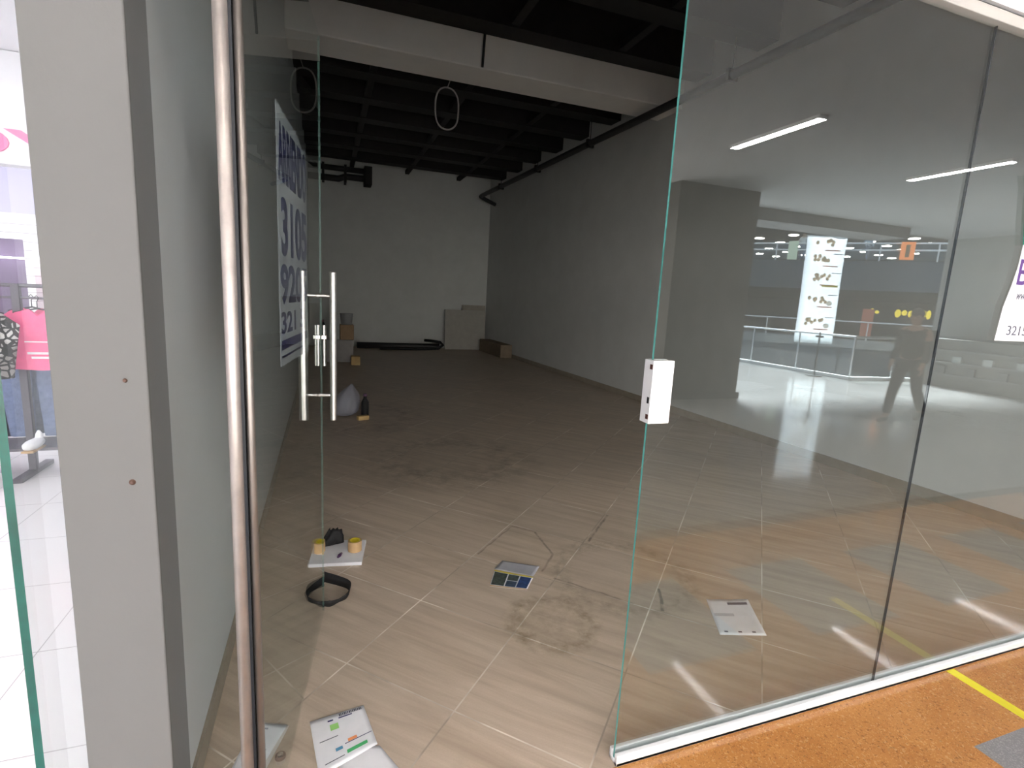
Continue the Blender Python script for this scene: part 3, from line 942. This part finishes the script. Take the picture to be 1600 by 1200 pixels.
# ================================================================== THINGS IN THE EMPTY SHOP
# lock box on the pane edge
lk = thing('lock_box', 'white lock box clamped on the glass edge', 'lock', (.829, YS, 1.08))
MB().box((.0, -.024, 0), (.054, -.0065, .172)).build('cover', M_WHITE, lk, bevel=.0015)
MB().box((-.012, -.024, 0), (-.0006, .018, .172)).build('strike_plate', M_ALU, lk, bevel=.0015)
for z in (.012, .148):
    MB().box((-.0135, -.021, z), (-.0125, -.010, z + .013)).build('screw_recess', plain('rusty_brown', (.06, .02, .015), .6), lk)
MB().box((-.0135, -.018, .055), (-.0125, -.010, .072)).build('bolt_hole', M_BLACK, lk)
MB().box((.0, .0065, 0), (.054, .022, .172)).build('back_cover', M_WHITE, lk, bevel=.0015)

# poster on the door
po = thing('door_poster', 'white rental poster with navy lettering stuck behind the glass door', 'poster', (0, 0, 0))
def DP(u, z):
    return D(u, .0065, z)
out = [(.335, 1.18), (.77, 1.175), (.765, 1.80), (.752, 1.835), (.70, 1.82), (.64, 1.84), (.60, 1.845), (.335, 1.852)]
b = MB()
Mp = DM @ Matrix(((1, 0, 0, 0), (0, 0, 1, -.0078), (0, 1, 0, 0), (0, 0, 0, 1)))
b.prism(out, 0, .0008, M=Mp)
b.build('sheet', M_PAPERB, po)
def dtext(s_, u0, u1, z0, z1, mat=M_NAVY, bold=.02):
    return lettering('lettering', s_, mat, po, D(u0, -.0066, z0), DD, (0, 0, 1), u1 - u0, z1 - z0, bold, .0003)
dtext('ARRIENDO', .35, .755, 1.665, 1.815, bold=.03)
dtext('3105', .37, .755, 1.475, 1.63, bold=.035)
dtext('9205', .35, .755, 1.345, 1.455, bold=.035)
dtext('321', .35, .55, 1.265, 1.325, bold=.025)
dtext('5', .62, .70, 1.265, 1.325, bold=.025)
MB().box((.35, -.0069, 1.222), (.755, -.0064, 1.248), M=DM).box((.35, -.0069, 1.20), (.66, -.0064, 1.206), M=DM).build('text_band', M_NAVY, po)

# poster on the second pane
pr = thing('window_poster', 'green and white poster with purple lettering on the glass pane', 'poster', (0, 0, 0))
Mx = Matrix(((1, 0, 0, 0), (0, 0, 1, YS - .0085), (0, 1, 0, 0), (0, 0, 0, 1)))
MB().prism([(2.252, 1.335), (2.72, 1.335), (2.72, 1.672), (2.303, 1.672), (2.300, 1.60), (2.285, 1.53), (2.262, 1.455)], 0, .001, M=Mx).build('sheet', M_PAPER, pr)
MB().prism([(2.303, 1.672), (2.72, 1.672), (2.72, 1.90), (2.235, 1.90), (2.258, 1.86), (2.278, 1.76)], 0, .001, M=Mx).build('header', M_POSTERG, pr)
yy = YS - .0089
lettering('lettering', 'A', M_PAPER, pr, (2.318, yy, 1.69), (1, 0, 0), (0, 0, 1), .11, .14, .0, .0004)
lettering('lettering', 'B', M_PURPLE, pr, (2.309, yy, 1.535), (1, 0, 0), (0, 0, 1), .058, .088, .008, .0004)
lettering('lettering', 'www', M_INK, pr, (2.322, yy, 1.484), (1, 0, 0), (0, 0, 1), .075, .02, .0, .0004, .15)
lettering('lettering', '321', M_INK, pr, (2.312, yy, 1.356), (1, 0, 0), (0, 0, 1), .076, .034, .0, .0004)
lettering('lettering', '5', M_INK, pr, (2.404, yy, 1.356), (1, 0, 0), (0, 0, 1), .023, .034, .0, .0004)

# pipe along the right wall
pp = thing('ceiling_pipe', 'long dark pipe hung high beside the right wall', 'pipe', (0, 0, 0))
MB().tube([(rwx(y) - .42, y, 3.745) for y in (1.4, 5, 9, 12.6)], .048, 16).build('run', M_DARKPIPE, pp, smooth=True)
e_ = rwx(12.6) - .42
MB().tube([(e_, 12.6, 3.745), (e_ - .002, 12.68, 3.74), (e_ + .08, 12.72, 3.715), (rwx(12.75) - .005, 12.75, 3.60)], .045, 12).build('elbow', M_DARKPIPE, pp, smooth=True)
for y in (2.83, 4.71, 7.53, 9.41, 11.29):
    h_ = MB().box((rwx(y) - .48, y - .02, 3.685), (rwx(y) - .36, y + .02, 3.80)).build('clamp', M_JOIST, pp)
    MB().tube([(rwx(y) - .42, y, 3.80), (rwx(y) - .42, y, 4.10)], .006, 8).build('hanger_rod', M_JOIST, h_)

# cable down the beam and a loop of cable
cb = MB().tube([(1.66, 5.985, 4.60), (1.655, 5.985, 4.2), (1.64, 5.985, 3.86)], .014, 8).build('cable', M_BLACK, smooth=True)
tag(cb, 'black cable running down the front of the pale beam', 'cable')
lp = MB()
cx, cz = 1.50, 3.66
pts = []
for k in range(41):
    a = 2 * math.pi * k / 40
    pts.append(Vector((1.42 + .155 * math.sin(a) + .01 * math.sin(3 * a), 6.75, 3.625 + .24 * math.cos(a))))
lp.tube(pts, .010, 8)
lp.tube([pts[0], (1.45, 6.75, 3.95), (1.48, 6.75, 4.60)], .006, 8)
tag(lp.build('cable_loop', plain('grey_cable_sheath', (.30, .28, .27), .5), smooth=True), 'pale loop of cable hanging from the dark ceiling', 'cable')

# pipework high on the back wall at left
pb = thing('pipework', 'dark pipework fixed high on the back wall', 'pipe', (0, 0, 0))
MB().tube([(XL, 12.9, 4.02), (.95, 12.9, 4.02)], .06, 14).build('pipe', M_DARKPIPE, pb, smooth=True)
MB().tube([(XL, 12.9, 3.80), (.3, 12.9, 3.80), (.45, 12.9, 3.86), (.95, 12.9, 3.86)], .07, 14).build('pipe', M_DARKPIPE, pb, smooth=True)
MB().box((.85, 12.75, 3.72), (1.02, 13.13, 4.12)).build('junction_box', M_JOIST, pb, bevel=.01)
for x in (-.05, .42):
    MB().box((x, 12.8, 3.72), (x + .05, 13.13, 4.1)).build('bracket', M_JOIST, pb)

# boards in the back corner
def leaning(name, label, x0, x1, h, y0, mat, th=.03, lean=.12):
    b = MB()
    M = Matrix.Translation((0, y0, 0)) @ Matrix.Rotation(-math.asin(lean / h), 4, 'X')
    b.box((x0, 0, 0), (x1, th, h), M=M)
    return tag(b.build(name, mat, bevel=.003), label, 'board')
leaning('board', 'lower grey beige board leaning in the back corner', 2.82, 3.86, 1.0, 12.80, M_BOARD)
leaning('board', 'taller grey beige board standing behind the lower board', 3.28, 3.90, 1.13, 12.90, plain('beige_board', (.36, .33, .28), .8, .2))
px_ = MB().tube([(.7, 12.75, .075), (1.6, 12.72, .075), (2.5, 12.7, .075), (2.65, 12.66, .085)], .072, 14).build('floor_pipe', M_DARKPIPE, smooth=True)
tag(px_, 'thick dark pipe lying on the floor along the back wall', 'pipe')
hs = MB().tube([(2.3, 12.78, .22), (2.45, 12.7, .215), (2.66, 12.60, .19), (2.72, 12.56, .13), (2.6, 12.52, .05), (2.3, 12.5, .035), (1.2, 12.52, .035)], .034, 12).build('hose', M_BLACK, smooth=True)
tag(hs, 'black hose curled over the end of the floor pipe', 'hose')
bx_ = MB()
bx_.prism([(rwx(12.6) - .30, 12.65), (rwx(11.2) - .30, 11.15), (rwx(11.2) - .02, 11.15), (rwx(12.6) - .02, 12.65)], 0, .30)
tag(bx_.build('long_carton', plain('dull_brown_carton', (.22, .17, .12), .8, .2, 0, .15), bevel=.008), 'long brown carton lying along the right wall in the corner', 'box')
# stack at the left
def cart(name, label, a, b, mat, cat='box'):
    t_ = thing(name, label, cat, ((a[0] + b[0]) / 2, (a[1] + b[1]) / 2, a[2]))
    hx, hy, hz = (b[0] - a[0]) / 2, (b[1] - a[1]) / 2, b[2] - a[2]
    MB().box((-hx, -hy, 0), (hx, hy, hz)).build('carton', mat, t_, bevel=.006)
    MB().box((-hx - .001, -.03, hz * .6), (hx + .001, .03, hz + .001)).build('tape_strip', M_TAPE, t_)
    return t_
cart('cardboard_box', 'grey carton at the bottom of the stack by the left wall', (.02, 10.3, 0), (.50, 10.75, .42), plain('grey_carton', (.30, .28, .27), .8))
cart('cardboard_box', 'brown carton in the middle of the stack by the left wall', (.26, 10.35, .42), (.51, 10.7, .70), M_CARD)
tag(MB().lathe([(0, 0), (.10, 0), (.12, .20), (.125, .20), (.125, .215), (.11, .215), (.10, .02), (0, .02)], (.38, 10.5, .70), 20).build('bucket', M_GREYBIN, smooth=False), 'dark grey bucket on top of the brown carton', 'bucket')
tag(MB().box((.08, 10.4, .42), (.25, 10.44, .95)).build('board', plain('pale_grey_board', (.42, .43, .41), .8), bevel=.003), 'narrow pale board standing on the grey carton', 'board')
ss = thing('spray_can', 'black spray can beside the narrow pale board', 'can', (-.06, 10.12, 0))
MB().lathe([(0, 0), (.06, 0), (.06, .68), (.045, .74), (.03, .76), (0, .76)], n=16).build('body', M_BLACK, ss, smooth=True)
MB().lathe([(0, .76), (.035, .76), (.035, .80), (0, .80)], n=14).build('cap', plain('dark_red_cap', (.12, .02, .02), .5), ss)
ss['label'] = 'tall black canister beside the carton stack'; ss.name = 'canister'; ss['category'] = 'canister'
tag(MB().box((.44, 9.86, 0), (.60, 10.05, .16)).build('block', M_WOOD, bevel=.01), 'small pale wooden block on the floor before the stack', 'block')
# bag group
def bagfn(u, v):
    a = 2 * math.pi * u
    h = [0, .02, .10, .22, .30, .35][min(5, int(v * 5))]
    r = [.02, .155, .165, .13, .06, .012][min(5, int(v * 5))]
    n_ = noise.noise(Vector((math.cos(a) * 2, math.sin(a) * 2, v * 4)))
    return Vector((.175 + (r * (1 + .25 * n_)) * math.cos(a) * .92 + .09 * v, 5.85 + r * (1 + .25 * n_) * math.sin(a), h + .012))
bg_ = MB().sheet(bagfn, 28, 5).build('plastic_bag', M_BAG, smooth=True, subsurf=1)
tag(bg_, 'crumpled cloudy plastic bag on the shop floor', 'bag')
bt = thing('bottle', 'black bottle standing beside the plastic bag', 'bottle', (.405, 5.80, 0))
MB().lathe([(0, 0), (.038, 0), (.04, .01), (.04, .17), (.02, .21), (.018, .235), (0, .235)], n=18).build('body', M_BLACK, bt, smooth=True)
MB().lathe([(0, .235), (.022, .235), (.022, .262), (0, .262)], n=14).build('cap', plain('dark_violet_cap', (.08, .03, .07), .4), bt)
tag(MB().box((-.06, -.03, 0), (.06, .03, .045), M=Matrix.Translation((.375, 5.68, 0)) @ Matrix.Rotation(.35, 4, 'Z')).build('wood_offcut', M_WOOD, bevel=.004), 'yellow wood offcut lying before the black bottle', 'offcut')

# foam board with tape rolls
fb = MB()
fb.prism([(-.095, 2.604), (.166, 2.563), (.206, 2.806), (-.054, 2.862)], .0, .018)
tag(fb.build('foam_board', M_FOAM, bevel=.002), 'white foam board lying on the tiles under two tape rolls', 'board')
def roll(x, y, label, r=.036, h=.056):
    t_ = thing('tape_roll', label, 'tape', (x, y, .0185))
    MB().lathe([(r * .78, 0), (r, 0), (r, h), (r * .78, h), (r * .78, 0)], n=28).build('tape_wound', M_TAPE, t_, smooth=False)
    MB().lathe([(r * .70, .001), (r * .777, .001), (r * .777, h + .001), (r * .70, h + .001), (r * .70, .001)], n=28).build('core', M_TAPEIN, t_)
    return t_
roll(.140, 2.70, 'tan tape roll at the right side of the foam board')
roll(-.045, 2.735, 'tan tape roll seen through the door on the foam board')
# black crumpled glove / cloth
gl_ = MB()
def clothfn(u, v):
    x = -.03 + .115 * u
    y = 2.76 + .085 * v + .03 * u
    n_ = noise.noise(Vector((u * 3.1, v * 3.7, 2.2)))
    e = math.sin(math.pi * min(1, max(0, u))) * math.sin(math.pi * min(1, max(0, v)))
    n2 = noise.noise(Vector((u * 6.3, v * 5.1, 7.7)))
    return Vector((x + .012 * n_ + .012 * n2, y + .01 * n_, .022 + (e ** .5) * max(0, .040 + .06 * n_ + .035 * n2 + .03 * u)))
gl_.sheet(clothfn, 16, 12)
tag(gl_.build('black_cloth', M_BLACK, smooth=True, solid=.004), 'crumpled black cloth on the foam board between the tape rolls', 'cloth')
tag(MB().tube([(.052, 2.625, .0265), (.060, 2.640, .0275), (.072, 2.665, .0265)], [.005, .009, .005], 12).build('marker_stub', plain('dark_purple_plastic', (.045, .012, .06), .4), smooth=True), 'short dark purple stub on the front of the foam board', 'marker')

# black strap loop
def strap():
    pts = [(-.015, 2.445), (.05, 2.395), (.094, 2.345), (.082, 2.28), (.045, 2.255), (.008, 2.232), (-.04, 2.262), (-.088, 2.31), (-.065, 2.37), (-.02, 2.425)]
    hs_ = [.052, .046, .042, .034, .022, .034, .026, .03, .03, .034]
    P = [Vector((x, y, 0)) for x, y in pts]
    # resample smooth
    out_, hh = [], []
    n = len(P)
    for i in range(n - 1):
        p0, p1, p2, p3 = P[max(0, i - 1)], P[i], P[i + 1], P[min(n - 1, i + 2)]
        for k in range(6):
            t = k / 6
            out_.append(.5 * ((2 * p1) + (p2 - p0) * t + (2 * p0 - 5 * p1 + 4 * p2 - p3) * t * t + (3 * p1 - p0 - 3 * p2 + p3) * t ** 3))
            hh.append(hs_[i] * (1 - t) + hs_[i + 1] * t)
    out_.append(P[-1]); hh.append(hs_[-1])
    b = MB()
    m_ = len(out_)
    cen = sum(out_, Vector()) / m_
    vs = []
    for p, h in zip(out_, hh):
        d = (p - cen).normalized()
        vs += [p + Vector((0, 0, .001)), p + d * .008 + Vector((0, 0, h))]
    b.add(vs, [(2 * i, 2 * i + 2, 2 * i + 3, 2 * i + 1) for i in range(m_ - 1)])
    return b
tag(strap().build('strap', M_BLACK, smooth=True, solid=.0025), 'black strap curled into a loop on the tiles', 'strap')

# papers -----------------------------------------------------------------
def paper(name, label, cs, mat, lift=.004, fold=0, cat='paper'):
    """cs: four floor corners (a,b,c,d) round the sheet; returns the thing and a point-on-sheet function"""
    t_ = thing(name, label, cat, (0, 0, 0))
    cs = [Vector((c[0], c[1], 0)) for c in cs]
    def f(u, v, o=0.0):
        p = cs[0] * (1 - u) * (1 - v) + cs[1] * u * (1 - v) + cs[2] * u * v + cs[3] * (1 - u) * v
        z = .0016 + lift * (.5 + .5 * math.sin(3.1 * u + 2.3 * v + cs[0].x * 9)) * (abs(u - .5) + abs(v - .5)) + fold * max(0, 1 - abs(u - .5) * 5)
        return Vector((p.x, p.y, z + o))
    MB().sheet(f, 12, 12).build('sheet', mat, t_, smooth=True, solid=.0006)
    def patch(nm, u0, u1, v0, v1, m_):
        MB().sheet(lambda a, b: f(u0 + (u1 - u0) * a, v0 + (v1 - v0) * b, .0009), 6, 6).build(nm, m_, t_)
    return t_, patch
t_, patch = paper('bill_sheet', 'printed bill with green marks lying in front of the doorway', [(-.057, 1.591), (.113, 1.614), (.144, 1.445), (-.026, 1.375)], M_PAPER, .0018)
for i in range(14):
    patch('barcode', .52 + .031 * i, .52 + .031 * i + (.018 if i % 3 else .024), .025, .085, M_INK)
patch('heading', .50, .75, .10, .125, M_NAVY)
patch('green_block', .32, .47, .20, .32, M_LIME)
patch('text_line', .10, .42, .45, .465, M_INK)
patch('orange_block', .56, .72, .60, .66, M_ORANGE)
patch('rule_line', .50, .98, .665, .68, M_NAVY)
patch('small_print', .30, .40, .10, .13, M_NAVY)
patch('blue_block', .33, .45, .68, .74, plain('teal_blue_ink', (.08, .25, .40), .6))
patch('green_band', .50, .86, .80, .87, M_GREEN)
patch('text_line', .12, .45, .86, .875, M_INK)
t_, patch = paper('bill_sheet', 'second bill sheet lying beneath the printed bill', [(.06, 1.46), (.150, 1.437), (.24, 1.25), (-.03, 1.27)], M_PAPER, .0)
t_, patch = paper('paper_sheet', 'white paper corner behind the glass door bottom', [(-.226, 1.638), (-.118, 1.592), (-.175, 1.44), (-.27, 1.46)], M_PAPER, .003)
t_, patch = paper('flyer', 'flyer with blue photographs lying on the tiles', [(.744, 2.206), (.814, 2.345), (.985, 2.232), (.909, 2.129)], M_PAPER, .003)
def _fl():
    t_.name = 'flyer'
    M_PHOTO = plain('dark_blue_photo', (.045, .07, .12), .35, .5, 0, .5, 60)
    M_PHOTO2 = plain('grey_green_photo', (.06, .075, .065), .35, .5, 0, .6, 70)
    patch('yellow_border', .0, .07, .0, 1.0, M_TAPE)
    patch('yellow_border', .93, 1.0, .0, 1.0, M_TAPEIN)
    patch('photo_print', .10, .90, .02, .36, M_PHOTO2)
    patch('photo_print', .10, .48, .39, .66, M_PHOTO)
    patch('photo_print', .52, .90, .39, .66, M_PHOTO2)
    patch('photo_print', .10, .90, .69, .97, plain('blue_photo', (.03, .06, .17), .35, .5, 0, .5, 60))
_fl()
ps, patch = paper('plastic_sleeve', 'thin clear plastic sleeve lying behind the flyer', [(.814, 2.35), (.884, 2.43), (1.055, 2.321), (.985, 2.238)], plain('pale_plastic_sleeve', (.42, .42, .46), .25, .6), .006)
t_, patch = paper('leaflet', 'white leaflet with a black heading behind the glass pane', [(1.729, 1.835), (1.933, 1.782), (1.797, 1.529), (1.603, 1.595)], M_PAPER, .004)
patch('heading', .46, .93, .10, .17, M_INK)
patch('text_block', .05, .5, .42, .50, M_PAPERB)
for i in range(3):
    patch('small_mark', .12 + .3 * i, .2 + .3 * i, .9, .94, M_INK)
# screw holes in the partition end
for i, (x, z) in enumerate(((-.381, 1.192), (-.381, .977))):
    o = MB().lathe([(0, 0), (.0045 + .002 * i, 0), (.003, .004), (0, .004)], n=10, M=Matrix.Rotation(math.pi / 2, 4, 'X')).build('screw_plug', plain('brown_plug', (.10, .055, .04), .7))
    o.location = (x, 1.23, z)
    tag(o, ['smaller brown screw plug in the partition end face', 'larger brown screw plug lower on the partition end face'][i], 'plug')
# door stop at the foot of the door
ds = thing('door_stop', 'small steel door stop on the floor by the glass door', 'door stop', (-.135, 1.465, 0))
MB().lathe([(0, 0), (.013, 0), (.013, .012), (.008, .014), (.008, .026), (0, .026)], n=18).build('stem', M_STEEL, ds)
MB().lathe([(.0085, .014), (.015, .014), (.015, .022), (.0085, .022)], n=18).build('rubber_ring', plain('dark_red_rubber', (.06, .015, .02), .7), ds)

# ================================================================== PEOPLE
def skin_mesh(name, verts, edges, mat, parent, root=0, sub=2):
    me = bpy.data.meshes.new(name)
    me.from_pydata([v[0] for v in verts], edges, [])
    me.materials.append(mat)
    o = bpy.data.objects.new(name, me)
    COL.objects.link(o)
    o.parent = parent
    k = o.modifiers.new('skin', 'SKIN')
    k.use_smooth_shade = True
    sv = me.skin_vertices[0].data
    for i, v in enumerate(verts):
        r = v[1]
        sv[i].radius = r if isinstance(r, tuple) else (r, r)
        sv[i].use_root = (i == root)
    s_ = o.modifiers.new('sub', 'SUBSURF')
    s_.levels = 1
    s_.render_levels = sub
    return o
def person(label, loc, rz, H, stride, top, bottom, group=None, hands=True):
    """walking / standing figure facing local +x"""
    t_ = thing('person', label, 'person', loc, group)
    t_.rotation_euler = (0, 0, rz)
    s = H / 1.7
    def p(x, y, z):
        return (x * s, y * s, z * s)
    st_ = stride
    J = {}
    body = []
    E = []
    def v(nm, x, y, z, r, par=None):
        J[nm] = len(body)
        rr = r * s if not isinstance(r, tuple) else (r[0] * s, r[1] * s)
        body.append((p(x, y, z), rr))
        if par:
            E.append((J[par], J[nm]))
    v('pelvis', 0, 0, .93, (.13, .10))
    v('waist', .01, 0, 1.08, (.125, .095), 'pelvis')
    v('chest', .02, 0, 1.28, (.145, .105), 'waist')
    v('collar', .02, 0, 1.41, (.09, .075), 'chest')
    v('neck', .035, 0, 1.475, .052, 'collar')
    v('jaw', .05, 0, 1.545, (.066, .07), 'neck')
    v('skull', .045, 0, 1.625, (.078, .088), 'jaw')
    v('crown', .04, 0, 1.685, (.045, .05), 'skull')
    v('nose', .142, 0, 1.585, .012, 'jaw')
    for sd, ph in ((1, 1), (-1, -1)):
        n = 'L' if sd > 0 else 'R'
        v('hip' + n, 0, .085 * sd, .90, .088, 'pelvis')
        kx = .17 * ph * st_
        v('knee' + n, kx + .03 * st_, .09 * sd, .49, .058, 'hip' + n)
        ax_ = (.30 if ph > 0 else -.42) * st_
        az = .085 if ph > 0 else .13 * st_ + .085 * (1 - st_)
        v('ankle' + n, ax_, .09 * sd, az, .04, 'knee' + n)
        v('toe' + n, ax_ + .17, .10 * sd, .035 if ph > 0 else .035, .032, 'ankle' + n)
        v('shoulder' + n, .015, .17 * sd, 1.385, .062, 'collar')
        v('elbow' + n, -.10 * ph * st_ - .03, .235 * sd, 1.12, .045, 'shoulder' + n)
        v('wrist' + n, -.10 * ph * st_ + .12, .24 * sd, .90, .03, 'elbow' + n)
        v('palm' + n, -.10 * ph * st_ + .145, .24 * sd, .855, (.02, .034), 'wrist' + n)
        if hands:
            for q in range(4):
                v('f%d%s' % (q, n), -.10 * ph * st_ + .16 - .018 * q + .02, .245 * sd, .80 - .012 * (1.5 - abs(q - 1.5)), .0085, 'palm' + n)
                v('g%d%s' % (q, n), -.10 * ph * st_ + .165 - .018 * q + .02, .225 * sd, .765 - .014 * (1.5 - abs(q - 1.5)), .0075, 'f%d%s' % (q, n))
            v('t' + n, -.10 * ph * st_ + .19, .21 * sd, .835, .0095, 'wrist' + n)
    skin_mesh('body', body, E, M_SKIN, t_)
    g_ = lambda k: Vector(body[J[k]][0])
    shv, she = [], []
    def w(pt, r, par=None):
        shv.append((tuple(pt), tuple(x * s for x in r) if isinstance(r, tuple) else r * s))
        if par is not None:
            she.append((par, len(shv) - 1))
        return len(shv) - 1
    a0 = w(g_('pelvis') + Vector((0, 0, .0)), (.165, .125))
    a1 = w(g_('waist'), (.15, .12), a0)
    a2 = w(g_('chest'), (.165, .125), a1)
    a3 = w(g_('collar'), (.10, .085), a2)
    for n in 'LR':
        b1 = w(g_('shoulder' + n), .08, a3)
        b2 = w(g_('elbow' + n), .062, b1)
        w(g_('wrist' + n) + Vector((0, 0, .03)), .048, b2)
    skin_mesh('shirt', shv, she, top, t_)
    shv, she = [], []
    a0 = w(g_('pelvis') + Vector((0, 0, .02)), (.14, .115))
    for n in 'LR':
        b1 = w(g_('hip' + n), .105, a0)
        b2 = w(g_('knee' + n), .078, b1)
        w(g_('ankle' + n) + Vector((0, 0, .03)), .062, b2)
    skin_mesh('trousers', shv, she, bottom, t_)
    for n in 'LR':
        shv, she = [], []
        a0 = w(g_('ankle' + n) - Vector((.03 * s, 0, .02)), .048)
        a1 = w(g_('ankle' + n) + Vector((.07 * s, 0, -.03)), .045, a0)
        w(g_('toe' + n) + Vector((.03 * s, 0, 0.004)), .034, a1)
        skin_mesh('shoe', shv, she, M_BLACK, t_)
    hb = MB()
    c = g_('skull')
    hb.ball(c + Vector((-.014 * s, 0, .025 * s)), (.098 * s, .088 * s, .085 * s), 18)
    hb.build('hair', M_HAIR, t_, smooth=True)
    fe = MB()
    for sd in (1, -1):
        fe.ball(c + Vector((.078 * s, .032 * s * sd, -.03 * s)), (.008 * s, .013 * s, .008 * s), 8)
    fe.build('eyes', M_HAIR, t_)
    er = MB()
    for sd in (1, -1):
        er.ball(c + Vector((0, .083 * s * sd, -.035 * s)), (.018 * s, .012 * s, .03 * s), 8)
    er.build('ears', M_SKIN, t_)
    return t_
pv = V(7.33, 4.68, 0)
person('person in dark clothes walking along the concourse', pv, math.radians(168), 1.50, 1.0, M_CLOTHD, M_TROUS)
q = A.lerp(B, .238) + nv * .6
person('person in a white top standing at the upper gallery railing', (q.x, q.y, 4.34), math.radians(150), 1.62, .1, plain('white_shirt', (.8, .8, .78), .8), M_DENIM, hands=False)
q = A.lerp(B, .58) + nv * .7
person('person in pale blue leaning near the upper gallery railing', (q.x, q.y, 4.34), math.radians(100), 1.55, .3, plain('pale_blue_shirt', (.62, .78, .9), .8), M_DENIM, hands=False)
